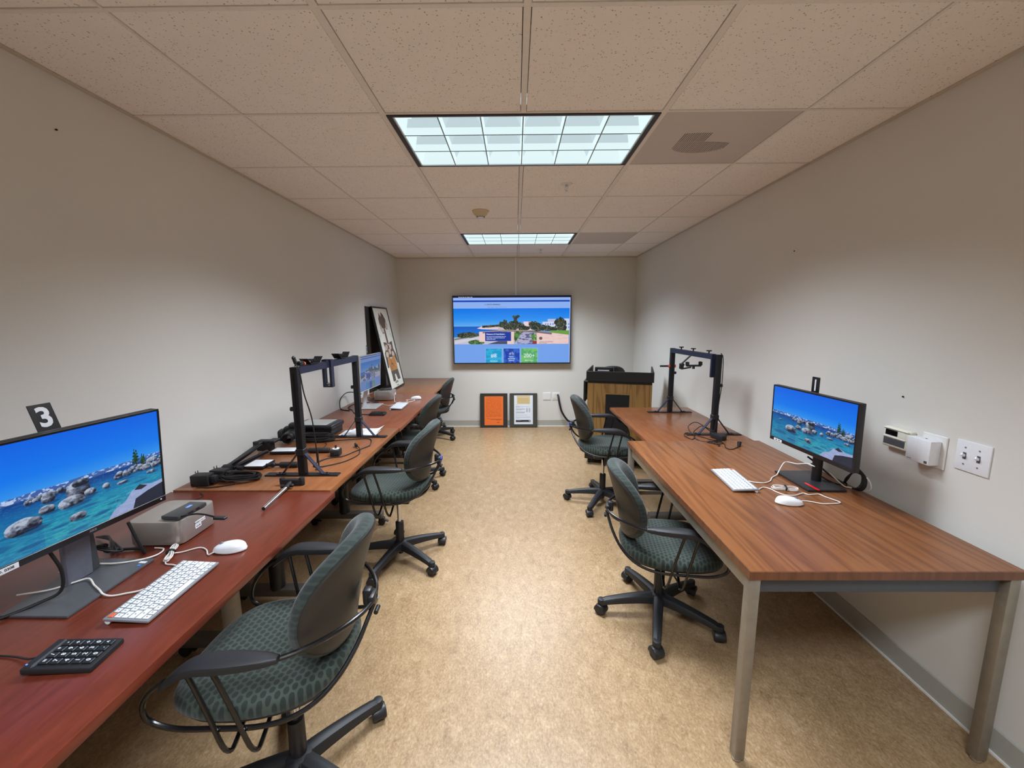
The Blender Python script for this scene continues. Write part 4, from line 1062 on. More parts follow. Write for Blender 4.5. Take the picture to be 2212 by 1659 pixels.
def number_sign(num, label, loc, yaw, w=.058, h=.125, grp='number signs behind the monitors', sx=1.0):
    t = thing('number_sign', label, 'sign', loc, yaw, grp)
    t.rotation_euler = (math.radians(16 if num == '3' else 0), 0, yaw)
    bold = .0006 if num == '1' else .0022
    obj('panel', MB().box((0, 0, 0), (w, .003, h), .001, 1), M['bezel'], t)
    text(num, h * .66, M['numeral'], t, (0, .0024, .018), (PI / 2, 0, PI), bold, sx=sx)
number_sign('3', 'black sign with a white number 3 above the near left monitor', (-1.327, 1.122, 1.256), -PI / 2 - .02, .058, .118)
# right monitor (number 1), screen faces -X
yr = PI / 2 + .035
m1x, m1y = 1.428, 1.962
t1, h1 = monitor('monitor', 'black monitor on the right table with the number one sign, showing a blue lake', (m1x, m1y, .7365), yr, math.radians(-1.0), .545, .304, .302, M['scr_lake'], M['bezel'], M['screen_edge'])
bp = [loc2((m1x, m1y), yr, p) for p in ((1.374, 2.100), (1.373, 1.845), (1.550, 1.841), (1.566, 2.100))]
obj('base_plate', MB().prism([bp[0], bp[1], bp[2], bp[3]], .0004, .012, .003), M['screen_edge'], t1)
nx_, ny_ = loc2((m1x, m1y), yr, (1.492, 1.962))
obj('neck', MB().cyl((nx_, ny_, .15), .021, .28, 24, r2=.024), M['bezel'], t1)
obj('neck_mount', MB().box((nx_, (ny_ - .03) / 2 - .01, .27), (.07, .06, .08), .006, 2), M['bezel'], t1)
p1, p2 = loc2((m1x, m1y), yr, (1.413, 1.926)), loc2((m1x, m1y), yr, (1.416, 1.836))
obj('red_tape', MB().bar((p1[0], p1[1], .0128), (p2[0], p2[1], .0128), .012, .0015, (0, 1, 0)), M['red'], t1, label='red tape strip')
obj('asset_label', MB().box((.205, .0045, -.143), (.062, .0012, .013)), M['white'], h1); text('NO. 1304', .009, M['ink'], h1, (.205, .0053, -.143), (PI / 2, 0, PI), .0002)
number_sign('1', 'black sign with a white number 1 above the right monitor', (1.478, 2.012, 1.198), PI / 2, .052, .122)
# monitor on a white stand, left, screen faces +X
y2 = -PI / 2 - .03
m2x, m2y = -1.330, 3.735
t2, h2 = monitor('monitor', 'monitor on a white stand on the middle left table, showing a dim web page', (m2x, m2y, .739), y2, math.radians(-3.5), .49, .318, .352, M['scr_pale'], M['alu_light'], M['alu_light'], .006, .005, .004, thick=.018)
bp = [loc2((m2x, m2y), y2, p) for p in ((-1.310, 3.982), (-1.300, 3.724), (-1.450, 3.724), (-1.480, 3.982))]
obj('base_plate', MB().prism(bp, .0004, .007, .002), M['alu_light'], t2)
nx_, ny_ = loc2((m2x, m2y), y2, (-1.440, 3.81)); obj('neck', MB().bar((nx_, ny_, .006), (nx_, -.04, .42), .075, .016, (1, 0, 0), .004), M['alu_light'], t2)
number_sign('2', 'narrow sign seen edge-on above the white-stand monitor', (-1.418, 3.905, 1.262), -1.34, .05, .12)

# ------------------------------------------------------------------ keyboards, mice, small computers
def keyboard(label, loc, yaw, L, D, rows, parts, orange=None, grp='white keyboards on the worktables', pitch=-.07):
    t = thing('keyboard', label, 'keyboard', loc, yaw, grp)
    body = obj('body', MB().box((0, 0, .010), (L, D, .008), .003, 2), M['kb_body'], t, rot=(pitch * -1, 0, 0))
    obj('rear_bar', MB().cyl((0, D / 2 - .012, .0075), .0072, L - .004, 16, 'X'), M['white'], t)
    cache = {}; keys = []
    hgt = (D - .010) / len(rows)
    for r, row in enumerate(rows):
        tot = sum(row); x = -L / 2 + .005; un = (L - .010) / tot
        for j, k in enumerate(row):
            w_ = k * un; keys.append((x + w_ / 2, D / 2 - .005 - hgt * (r + .5), w_ - .0036, (hgt - .0036) * (1 if r else .8), (r, j))); x += w_
    if parts:
        for x, y, w_, d_, rj in keys:
            kk = (round(w_, 4), round(d_, 4), rj == orange)
            if kk not in cache:
                mk = MB().box((0, 0, 0), (w_, d_, .0028), .0009, 1); mk.cur = 1; mk.box((0, 0, .0015), (.0042, .0034, .0002)) if w_ < .05 else None
                cache[kk] = mk.mesh('key', [M['orange'] if rj == orange else M['key'], M['grey_mid']])
            obj('key', cache[kk], None, body, (x, y, .0152))
    else:
        m = MB()
        for x, y, w_, d_, rj in keys: m.box((x, y, .0152), (w_, d_, .0028))
        obj('keys', m, M['key'], body, smooth=False, kind='stuff')
    return t
M['kb_body'] = simple('keyboard_aluminium', (150, 152, 156), .38, .4, var=.02)
ROWS = [[1] * 14, [1] * 13 + [1.6], [1.5] + [1] * 12 + [1.1], [1.8] + [1] * 11 + [1.8], [2.3] + [1] * 10 + [2.3], [1, 1, 1.2, 1.4, 5.4, 1.3, 1, 1, 1, 1]]
# near left: top of the keyboard faces the wall (-X): local +Y -> -X
keyboard('white keyboard with an orange corner key on the near left table', (-1.052, 1.122, .737), PI / 2 + .02, .276, .122, ROWS, True, (0, 0))
keyboard('white keyboard with an orange corner key on the right steel-legged table', (1.093, 1.980, .737), -PI / 2 - .09, .282, .118, ROWS, True, (0, 0))
keyboard('white keyboard on the middle left table before the white-stand monitor', (-1.112, 3.83, .739), PI / 2 + .02, .272, .118, ROWS, False)
def mouse(label, loc, yaw):
    t = thing('computer_mouse', label, 'mouse', loc, yaw, 'white computer mice')
    def P(u, v, up=True):
        a = 2 * PI * u; x, y = superell(a, 2.3, .031, .056); s = v
        wy = 1 - .10 * math.cos(a + PI / 2)
        z = .006 + .026 * (1 - v ** 2.6) ** .5 * (1 - .30 * (y * s / .056)) if up else .006 * 1
        return (x * s, y * s, z)
    n = 36; m = MB(); m.grid(lambda u, v: P(u, 1 - v * .9999), n + 1, 14)
    obj('shell', m, M['white'], t, angle=60)
    b = MB(); b.lathe([(0, .0005), (.9, .0005), (1.0, .003), (1.0, .0062)], n=36); b.v = [(x * .031 if True else x, y * .056, z) for x, y, z in b.v]
    obj('underside', b, M['white_matt'], t); obj('scroll_wheel', MB().cyl((0, .026, .024), .008, .006, 16, 'X', bev=.001), M['grey_mid'], t)
mouse('white mouse on the near left table beside the silver computer', (-1.020, 1.352, .7355), math.atan2(.06, .09) + 1.05)
mouse('white mouse on the right steel-legged table', (1.203, 1.722, .7365), -PI / 2 - .15)
mouse('white mouse on the middle left table', (-1.05, 4.235, .739), PI / 2 + .1)

def desktop(label, loc, yaw, s=.195, h=.093):
    t = thing('mini_desktop_computer', label, 'computer', loc, yaw, 'silver mini desktop computers')
    pts = [superell(2 * PI * k / 64, 6.5, s / 2, s / 2) for k in range(64)]
    obj('case', MB().prism(pts, .004, h, .004), M['alu'], t); obj('foot_ring', MB().cyl((0, 0, .002), s * .42, .004, 40), M['grey_dark'], t)
    return t
d = desktop('silver mini desktop computer on the near left table, with a dark hub on top', (-1.312, 1.470, .7355), .02)
obj('power_light', MB().box((.0978, .072, .022), (.001, .004, .003)), M['led_white'], d)
obj('asset_label', MB().box((.0982, .0, .052), (.0012, .052, .012)).box((.0982, -.012, .038), (.0012, .030, .014)), M['white'], d)
text('PROPERTY TAG 1172', .0062, M['ink'], d, (.0990, .0, .0520), (PI / 2, 0, PI / 2)); text('0021489', .006, M['ink'], d, (.0990, -.012, .038), (PI / 2, 0, PI / 2))
t = thing('hub_adapter', 'dark grey hub adapter on the near silver computer, with a short dangling plug', 'adapter', (-1.250, 1.450, .8295), -.08)
obj('body', MB().box((0, 0, .0085), (.070, .125, .015), .004, 2), M['alu_dark'], t); obj('light_mark', MB().box((.0, .02, .0164), (.010, .022, .0006)), M['led_blue'], t)
obj('port', MB().box((.0353, .02, .009), (.001, .014, .006)), M['glass_black'], t); obj('card_slot', MB().box((.0353, -.012, .009), (.001, .022, .0035)), M['glass_black'], t)
obj('lead', MB().tube([(.030, -.050, .010), (.05, -.050, .014), (.09, -.048, .022), (.13, -.048, .020), (.165, -.050, .014)], .0032, 8, 4), M['cable'], t)
obj('plug', MB().box((.186, -.050, .011), (.045, .018, .009), .002, 1), M['black'], t)
d = desktop('silver mini desktop computer on the middle left table behind the mouse', (-1.372, 4.245, .739), .05)
obj('asset_label', MB().box((.0982, .03, .052), (.0012, .05, .022)), M['white'], d)
t = thing('hub_adapter', 'dark hub adapter on the farther silver computer', 'adapter', (-1.37, 4.27, .8330), .4); obj('body', MB().box((0, 0, .009), (.12, .05, .015), .004, 2), M['alu_dark'], t); obj('light_mark', MB().box((.04, 0, .0168), (.02, .01, .0006)), M['grey_mid'], t)
obj('lead', MB().tube([(-.06, 0, .01), (-.1, .01, .014), (-.13, -.02, .012), (-.10, -.05, .008)], .0035, 8, 4), M['cable'], t)

def keypad(label, loc, yaw, W, D, cols, rws, glyphs):
    t = thing('number_keypad', label, 'keypad', loc, yaw, 'black number keypads')
    b = obj('body', MB().box((0, 0, .010), (W, D, .016), .004, 2).box((0, D / 2 - .014, .016), (W - .006, .022, .012), .004, 1), M['soft_black'], t, rot=(.06, 0, 0))
    kw, kd = (W - .020) / cols, (D - .034) / rws
    me = MB().box((0, 0, 0), (kw - .003, kd - .003, .005), .0015, 1).mesh('key', M['black'])
    for r in range(rws):
        for c in range(cols):
            k = obj('key', me, None, b, (-W / 2 + .010 + kw * (c + .5), D / 2 - .026 - kd * (r + .5), .0205))
            g_ = glyphs[r][c] if glyphs and r < len(glyphs) and c < len(glyphs[r]) else None
            if g_ and g_ != ' ': text(g_, kd * .55, M['numeral'], b, (-W / 2 + .010 + kw * (c + .5), D / 2 - .026 - kd * (r + .5), .0232), bold=.0003)
    return t, b
t, b = keypad('black number keypad in the left foreground', (-1.066, .872, .7355), PI / 2 + .10, .094, .150, 4, 5, ['=/*-', '789+', '456+', '1230', '00.^'])
obj('indicator', MB().cyl((-.038, .066, .0225), .0018, .002, 8), M['led_blue'], b)
obj('lead', MB().tube([(0, .074, .014), (.0, .10, .010), (.02, .16, .004), (.03, .25, .004), (.03, .40, .004)], .0022, 6, 4), M['cable'], t)
t, b = keypad('black number keypad on the middle left table', (-1.205, 3.500, .739), 0, .135, .075, 5, 3, None)
# ------------------------------------------------------------------ overhead camera stands
def rig(label, px, ya, yb, ztab, top, far_dx=0.0, left=True):
    """two posts at (px, ya) and (px+far_dx, yb) joined by a crossbar; flat feet lie along X"""
    t = thing('overhead_camera_stand', label, 'camera stand', (px, ya, ztab), 0, 'black overhead camera stands')
    L = yb - ya; h = top - ztab; pw = .036
    A, B = Vector((0, 0, 0)), Vector((far_dx, L, 0))
    for P_ in (A, B):
        p = obj('post', MB().box((P_.x, P_.y, h / 2 + .003), (pw, pw, h - .006), .002, 1), M['rig_black'], t)
        obj('slot', MB().box((P_.x, P_.y - pw / 2 - .0004, h / 2), (.008, .0012, h * .9)), M['dark_gap'], p, smooth=False)
        obj('foot', MB().bx(P_.x - .195, P_.x + .19, P_.y - .022, P_.y + .022, .0003, .0060, .001, 1), M['rig_black'], t)
        for s in (-1, 1):
            br = obj('brace', MB().bar((P_.x + s * .105, P_.y - .004, .010), (P_.x + s * .020, P_.y - .004, .118), .026, .004, (0, 1, 0)).box((P_.x + s * .118, P_.y, .0085), (.04, .028, .004), .001, 1), M['rig_navy'], t)
            obj('bolt', MB().cyl((P_.x + s * .125, P_.y, .0125), .005, .005, 8), M['black'], br)
        obj('collar', MB().box((P_.x, P_.y, .128), (pw + .008, pw + .008, .035), .003, 1), M['black'], t)
        kz = h * .62
        obj('knob', MB().cyl((P_.x - (pw / 2 + .010) * (1 if left else -1), P_.y, kz), .012, .02, 12, 'X', bev=.002), M['black'], t)
    obj('crossbar', MB().bar((A.x, A.y + pw / 2 + .0005, h - .020), (B.x, B.y - pw / 2 - .0005, h - .020), .036, .036, (1, 0, 0)), M['rig_navy'], t, smooth=False)
    return t, L, h
tL, Lr, hL = rig('black overhead camera stand with V-shaped plates and hanging bracket, on the left table', -1.123, 2.066, 2.790, .7415, 1.314, .026, True)
for k, f in enumerate((.23, .72)):
    y = Lr * f; x = .026 * f
    w_ = obj('wing_plate', MB().box((x, y, hL + .003), (.045, .10, .003)).bar((x, y - .05, hL + .0045), (x, y - .085, hL + .034), .045, .003, (1, 0, 0)).bar((x, y + .05, hL + .0045), (x, y + .085, hL + .034), .045, .003, (1, 0, 0)), M['rig_black'], tL)
    kb = MB().cyl((x, y, hL + .012), .006, .02, 10).cyl((x, y, hL + .022), .012, .010, 12)
    for q in range(5): kb.cyl((x + .014 * math.cos(q * 1.2566), y + .014 * math.sin(q * 1.2566), hL + .022), .0055, .010, 8)
    obj('star_knob', kb, M['black'], tL)
y = Lr * .47; x = .013; hb = MB()
for s in (-1, 1): hb.bar((x + s * .021, y, hL + .006), (x + s * .021, y, hL - .150), .014, .034, (1, 0, 0))
hb.box((x, y, hL - .152), (.056, .034, .008), .001, 1).box((x, y, hL + .006), (.050, .036, .006), .001, 1)
obj('hanging_bracket', hb, M['rig_navy'], tL); obj('bracket_screw', MB().cyl((x, y, hL - .137), .007, .022, 12, 'X'), M['chrome'], tL)
obj('plug_clip', MB().box((.004, .05, hL + .014), (.028, .04, .022), .004, 1).box((-.004, .012, hL + .034), (.014, .018, .044), .003, 1, Matrix.Rotation(.5, 3, 'X')), M['black'], tL)
obj('orange_ring', MB().cyl((.008, .078, hL + .010), .010, .010, 14, 'Y'), M['orange'], tL)
obj('hanging_cord', MB().tube([(.0, .005, hL + .005), (.018, -.018, hL + .014), (.034, -.02, hL - .02), (.038, .0, hL - .14), (.052, .03, .30), (.058, .04, .14), (.060, .05, .05), (.05, .06, .012), (.03, .07, .005)], .0032, 8, 5), M['cable'], tL)
obj('inline_plug', MB().cyl((.059, .045, .09), .006, .07, 10), M['cable'], tL)
tR, Lq, hR = rig('black overhead camera stand with phone holder arm, on the right table', 1.404, 2.846, 3.580, .7355, 1.304, -.039, False)
for f in (.18, .50, .78):
    y = Lq * f; x = -.039 * f; kb = MB().cyl((x, y, hR + .008), .005, .018, 10).cyl((x, y, hR + .018), .011, .008, 12)
    for q in range(5): kb.cyl((x + .014 * math.cos(q * 1.2566), y + .014 * math.sin(q * 1.2566), hR + .018), .0055, .008, 8)
    obj('star_knob', kb, M['black'], tR)
hx, hy = -.02, Lq * .5
arm = obj('phone_holder_arm', MB().bar((hx + .0, hy, hR - .018), (hx - .085, hy + .01, hR - .105), .022, .006, (0, 1, 0)).box((hx - .085, hy, hR - .118), (.030, .028, .045), .006, 2).bar((hx - .085, hy, hR - .14), (hx - .01, hy, hR - .128), .012, .010, (0, 1, 0)).cyl((hx - .085, hy - .02, hR - .105), .012, .02, 12, 'Y'), M['black'], tR)
obj('phone_clamp', MB().box((hx + .01, hy, hR - .115), (.115, .020, .014), .003, 1).box((hx - .04, hy, hR - .100), (.022, .03, .030), .004, 1).box((hx + .062, hy, hR - .098), (.022, .03, .030), .004, 1).cyl((hx + .01, hy, hR - .130), .010, .02, 12), M['soft_black'], arm)
obj('side_handle', MB().cyl((-.039 - .070, Lq, hR - .157), .008, .07, 14, 'X', bev=.003), M['soft_black'], tR)
for s in (-.026, .026): obj('orange_ring', MB().cyl((-.039 + s, Lq, hR - .157), .013, .010, 18, 'X'), M['orange'], tR)
obj('mounting_plate', MB().box((-.022, .034, hR - .08), (.028, .018, .165), .002, 1), M['rig_navy'], tR)
obj('post_cord', MB().tube([(.004, -.02, hR + .012), (.020, -.024, hR - .03), (.024, -.022, hR - .20), (.016, -.024, .28), (.004, -.026, .16), (-.008, -.030, .05), (-.03, -.035, .006)], .0028, 6, 5), M['cable'], tR)

# ------------------------------------------------------------------ equipment on the left tables
z1 = .7412
def coil(m, c, rx, ry, n, r, seed, zt=.03, lift=.004):
    q = random.Random(seed); pts = []
    for k in range(n * 10):
        a = 2 * PI * k / 10; j = 1 + .10 * math.sin(a * .31 + seed) + q.uniform(-.05, .05); sq = .75 + .25 * q.random()
        pts.append((c[0] + rx * j * math.cos(a), c[1] + ry * j * math.sin(a) * (.8 + .2 * math.sin(k * .13 + seed)), c[2] + lift + (k / (n * 10)) * zt + q.uniform(0, .004)))
    return m.tube(pts, r, 6, 3)
def adapter(label, loc, yaw, s=1.0):
    t = thing('power_adapter', label, 'power adapter', loc, yaw, 'black plug-in power adapters')
    obj('body', MB().box((0, 0, .028 * s), (.085 * s, .055 * s, .055 * s), .004, 2).box((.055 * s, 0, .030 * s), (.03 * s, .03 * s, .035 * s), .005, 2), M['soft_black'], t)
    obj('prong', MB().box((-.025 * s, .008, .055 * s + .008), (.0015, .006, .018)), M['chrome'], t); obj('prong', MB().box((-.025 * s, -.008, .055 * s + .008), (.0015, .006, .018)), M['chrome'], t)
adapter('black power adapter nearest the camera at the edge of the golden table', (-1.558, 1.935, z1), .05)
adapter('black power adapter behind the first one on the golden table', (-1.528, 2.015, z1), -.1, .92)
tag(obj('coiled_cable', coil(coil(coil(MB(), (-1.412, 1.995, z1), .098, .062, 7, .0030, 3), (-1.405, 2.000, z1), .070, .045, 6, .0030, 9), (-1.418, 1.99, z1), .088, .040, 5, .0028, 21).tube([(-1.50, 1.945, z1 + .02), (-1.47, 1.96, z1 + .012), (-1.44, 1.955, z1 + .010)], .0028, 6, 4).tube([(-1.40, 1.935, z1 + .004), (-1.45, 1.905, z1 + .004), (-1.50, 1.89, z1 + .004), (-1.56, 1.895, z1 + .004)], .0028, 6, 4), M['cable']), 'heap of thin black cable beside the two power adapters', 'cable')
t = thing('folded_boom_arm', 'folded black metal boom arm lying along the wall on the golden table', 'boom arm', (0, 0, z1))
m = MB().bar((-1.560, 2.11, .022), (-1.585, 2.46, .055), .022, .022, (1, 0, 0), .002).bar((-1.535, 2.12, .016), (-1.50, 2.38, .030), .018, .018, (1, 0, 0), .002).rod((-1.548, 2.12, .036), (-1.545, 2.40, .064), .005)
obj('arm_bars', m, M['rig_black'], t); obj('joint', MB().cyl((-1.553, 2.105, .022), .022, .040, 20, 'X', bev=.004).cyl((-1.50, 2.13, .016), .012, .03, 14, 'X'), M['soft_black'], t)
obj('clamp_head', MB().box((-1.577, 2.49, .035), (.09, .05, .065), .006, 2).box((-1.53, 2.50, .06), (.05, .07, .016), .004, 1).cyl((-1.60, 2.43, .06), .016, .03, 16, bev=.003), M['soft_black'], t)
obj('spring', MB().tube([(-1.555 + .004 * math.cos(k * 1.2), 2.18 + k * .0022, .046 + .004 * math.sin(k * 1.2)) for k in range(80)], .001, 4, 1), M['steel'], t)
def panel_light(label, cx, cy, dx, dy, yaw, tilt, hl):
    t = thing('panel_light', label, 'light panel', (cx, cy, z1 + .0135), yaw, 'small white LED panel lights')
    obj('housing', MB().box((0, 0, 0), (dx, dy, .013), .003, 2, Matrix.Rotation(tilt, 3, 'X')).box((.0, 0, -.008), (dx * .5, dy * .5, .010), .002), M['black'], t)
    obj('diffuser', MB().box((0, 0, .0072), (dx - .010, dy - .010, .0015), .0005, 1, Matrix.Rotation(tilt, 3, 'X')), M['diffuser'], t)
    j = obj('joint', MB().cyl((dx / 2 + .012, -dy * .2, .003), .009, .03, 14, 'X').cyl((dx / 2 + .035, -dy * .2, .004), .013, .02, 16, 'Y', bev=.003).box((dx / 2 + .055, -dy * .2 + .004, .004), (.03, .012, .014), .003, 1), M['soft_black'], t)
    obj('grip', MB().cyl((dx / 2 + .070 + hl / 2, -dy * .2 + .006, .003), .0155, hl, 20, 'X', bev=.004), M['soft_black'], t)
panel_light('white panel light with black handle, in front of its twin on the golden table', -1.437, 2.195, .112, .118, .02, 0, .10)
panel_light('white panel light with black handle, behind the post of the left overhead stand', -1.425, 2.440, .15, .085, .04, 0, .13)
# camera
t = thing('camera', 'black camera with a zoom lens by the wall on the golden table', 'camera', (-1.545, 2.700, z1), .25)
obj('body', MB().box((.03, .03, .050), (.13, .060, .090), .014, 3).box((-.045, .0, .045), (.035, .075, .075), .014, 2), M['soft_black'], t)
obj('prism_hump', MB().box((.03, .015, .104), (.055, .065, .034), .012, 2), M['soft_black'], t)
ln = obj('lens', MB().cyl((.02, -.035, .048), .033, .07, 32, 'Y', bev=.003).cyl((.02, -.095, .048), .0345, .055, 32, 'Y', bev=.003), M['black'], t)
obj('focus_ring', MB().cyl((.02, -.060, .048), .0352, .02, 36, 'Y', bev=.001), M['soft_black'], ln); obj('front_glass', MB().cyl((.02, -.1235, .048), .026, .002, 28, 'Y'), M['glass_black'], ln)
obj('silver_ring', MB().cyl((.02, -.008, .048), .0336, .003, 32, 'Y'), M['steel'], ln)
obj('dial', MB().cyl((.075, .03, .100), .011, .012, 18, bev=.002), M['black'], t)
# black case
t = thing('light_box', 'thick black case with a pale flat top on the golden table', 'case', (-1.4300, 2.895, z1), -.04)
bx_, by_ = .285, .195
obj('body', MB().box((0, 0, .024), (bx_ - .02, by_ - .02, .046), .004, 2).box((0, 0, .064), (bx_, by_, .034), .010, 3), M['black'], t); obj('top_screen', MB().box((-.012, 0, .0815), (bx_ - .07, by_ - .028, .0016), .0005, 1), simple('pale_grey_screen', (176, 178, 176), .4), t)
obj('bezel_rim', MB().box((-.01, 0, .0808), (bx_ - .035, by_ - .010, .0012), .0004, 1), M['bezel'], t); obj('side_bolt', MB().cyl((bx_ / 2 - .05, -by_ / 2 - .0005, .062), .004, .003, 10, 'Y'), M['chrome'], t)
tag(obj('coiled_cable', coil(coil(coil(MB(), (-1.360, 2.690, z1), .118, .055, 6, .0036, 5, .045), (-1.35, 2.70, z1), .085, .040, 5, .0036, 12, .05), (-1.36, 2.69, z1), .105, .045, 4, .0034, 31, .055), M['cable']), 'thick heap of black cable in front of the black case', 'cable')
tag(obj('thin_cord', MB().tube([(-1.31, 2.66, z1 + .01), (-1.255, 2.62, z1 + .004), (-1.236, 2.55, z1 + .0035), (-1.235, 2.47, z1 + .0035), (-1.19, 2.44, z1 + .0035), (-1.118, 2.425, z1 + .012)], .0018, 6, 5), M['cable']), 'thin cord from the cable heap to the small dimmer box', 'cable')
tag(obj('cord', MB().tube([(-1.30, 2.68, z1 + .006), (-1.22, 2.69, z1 + .004), (-1.12, 2.72, z1 + .004), (-1.03, 2.735, z1 + .004), (-.985, 2.70, z1 + .004), (-.952, 2.585, z1 + .004), (-.955, 2.56, z1 + .004), (-.998, 2.455, z1 + .004), (-1.035, 2.36, z1 + .004), (-1.10, 2.33, z1 + .004), (-1.13, 2.28, z1 + .004), (-1.138, 2.21, z1 + .004), (-1.105, 2.175, z1 + .004), (-1.05, 2.20, z1 + .004), (-.985, 2.27, z1 + .004), (-.955, 2.38, z1 + .004), (-.972, 2.46, z1 + .005), (-.99, 2.50, z1 + .010), (-1.02, 2.535, z1 + .014)], .0030, 8, 5).cyl((-1.032, 2.55, z1 + .016), .010, .035, 10, Vector((-.5, .8, .15)), .007), M['cable']), 'looped black power cord ending in a plug near the edge of the golden table', 'power cord')
t = thing('dimmer_box', 'small black dimmer box with a white disc and knob', 'dimmer box', (-1.088, 2.385, z1), .1)
obj('body', MB().box((0, 0, .020), (.052, .060, .039), .003, 2), M['soft_black'], t); obj('dial_plate', MB().cyl((-.002, .008, .041), .020, .003, 28), M['white'], t); obj('knob', MB().cyl((-.002, .008, .052), .006, .02, 14, bev=.001), simple('dark_red_knob', (64, 18, 18), .4), t)
pb = MB()
for k in range(5):
    a = .02 + .05 * (k % 3) - .03; pb.box((-1.148 + .008 * k, 2.885 + .006 * (k % 2), z1 + .0008 + k * .0012), (.235, .150, .0010), 0, 1, a)
pp = thing('paper_stack', 'curled stack of printed papers behind the far foot of the left overhead stand', 'papers', (0, 0, 0)); obj('sheets', pb, M['paper'], pp, smooth=False)
obj('curled_sheet', MB().grid(lambda u, v: (-1.23 + .225 * u + .02 * v, 2.83 + .165 * v, z1 + .0075 + .030 * max(0, u - .72) ** 1.5 * 6 * v), 18, 6), M['paper'], pp)
pl = MB()
for k in range(8): pl.box((-1.17 + .004 * k, 2.845 + k * .014, z1 + .0083), (.12 - .02 * (k % 3), .002, .0002))
obj('print_lines', pl, M['print'], pp, smooth=False)
# selfie stick
t = thing('phone_mount_pole', 'silver tube with a black phone clamp lying across the seam of the near left tables', 'phone mount', (0, 0, 0))
obj('tube', MB().rod((-1.088, 1.660, .7450), (-1.103, 1.870, .7545), .0085, 18), M['chrome'], t, label='silver tube'); obj('tube_bore', MB().rod((-1.0879, 1.6590, .7450), (-1.0885, 1.6640, .7452), .0070, 16), M['dark_gap'], t)
obj('hinge', MB().rod((-1.102, 1.862, .754), (-1.107, 1.905, .758), .011, 16).box((-1.092, 1.885, .757), (.030, .014, .016), .004, 1).cyl((-1.124, 1.875, .756), .009, .016, 12, 'X'), M['soft_black'], t)
obj('phone_clamp', MB().box((-1.110, 1.930, .758), (.095, .026, .032), .005, 2).cyl((-1.158, 1.930, .762), .012, .035, 14, bev=.004).cyl((-1.060, 1.930, .762), .013, .04, 14, bev=.004).cyl((-1.110, 1.912, .760), .008, .01, 12, 'Y'), M['soft_black'], t)

# ------------------------------------------------------------------ cables
W_, B_ = M['cable_white'], M['cable']
def cord(label, pts, r=.0024, mat=None, name='cord', cat='cable', sm=5): return tag(obj(name, MB().tube(pts, r, 8, sm), mat or W_), label, cat)
z = .7385
cord('white cord from the near left keyboard across the monitor base', [(-1.115, 1.135, z + .004), (-1.140, 1.122, z), (-1.165, 1.112, z), (-1.199, 1.100, z), (-1.226, 1.102, z + .004), (-1.248, 1.113, z + .010), (-1.290, 1.138, z + .009), (-1.334, 1.165, z + .012), (-1.364, 1.148, z + .010), (-1.40, 1.115, z + .009), (-1.47, 1.09, z + .009)], .0026, W_)
cord('pale cord running behind the near left monitor base to the computer', [(-1.47, 1.20, z + .008), (-1.42, 1.245, z + .009), (-1.33, 1.25, z + .010), (-1.27, 1.28, z + .006), (-1.252, 1.32, z), (-1.262, 1.355, z), (-1.30, 1.362, z)], .0026, W_)
cord('white mouse cord on the near left table', [(-1.058, 1.322, z + .006), (-1.075, 1.318, z), (-1.105, 1.350, z), (-1.140, 1.363, z), (-1.177, 1.336, z), (-1.20, 1.32, z + .004)], .0022, W_)
def bundle(label, a, b_, width, n, r, zt):
    a, b_ = Vector(a), Vector(b_); d = (b_ - a).normalized(); s = Vector((-d.y, d.x, 0)); L_ = (b_ - a).length; m = MB(); q = random.Random(int(a.x * 1000))
    for k in range(n):
        o = (k - (n - 1) / 2) / n; w1 = width * (.5 + .5 * q.random()); e1 = L_ * q.uniform(0, .08); e2 = L_ * q.uniform(0, .08); zz = .004 + .004 * (k % 3)
        pts = []
        for j in range(16):
            u = 2 * PI * j / 16; f = (1 - math.cos(u)) / 2; pinch = .22 + .78 * abs(f - .52) * 2
            pts.append(a + d * (e1 + (L_ - e1 - e2) * f) + s * (w1 / 2 * math.sin(u) * pinch + o * width * .3) + Vector((0, 0, zz + .003 * math.sin(u))))
        m.tube(pts, r, 6, 2, True)
    t = thing('cable_bundle', label, 'cable', (0, 0, 0), 0, 'white cables tied in bundles')
    obj('loops', m, W_, t); mid = a + d * L_ * .52
    obj('tie', MB().tube([mid + s * (width * .32 * math.cos(q2)) + Vector((0, 0, .010 + .009 * math.sin(q2))) for q2 in [2 * PI * k / 12 for k in range(12)]], .0038, 6, 2, True), B_, t)
bundle('white cable tied in a bundle beside the near left keyboard', (-1.235, 1.375, z - .002), (-1.180, 1.270, z - .002), .034, 5, .0021, 0)
cord('short white lead from the near left cable bundle to the keyboard', [(-1.195, 1.285, z), (-1.175, 1.262, z), (-1.150, 1.258, z), (-1.118, 1.245, z + .003)], .0022, W_)
z = .7395
cord('white keyboard cord running up to the right monitor stand', [(1.158, 1.985, z), (1.180, 1.962, z), (1.207, 1.952, z), (1.239, 1.953, z), (1.275, 1.975, z), (1.304, 2.011, z), (1.330, 2.035, z), (1.355, 2.050, z + .004), (1.372, 2.065, z + .015), (1.405, 2.085, z + .05), (1.435, 2.10, z + .055), (1.455, 2.05, z + .062), (1.46, 1.99, z + .085), (1.462, 1.94, z + .088)], .0028, W_)
bundle('white cable tied in a bundle before the right monitor stand', (1.228, 1.888, z - .002), (1.335, 1.858, z - .002), .052, 4, .0018, 0)
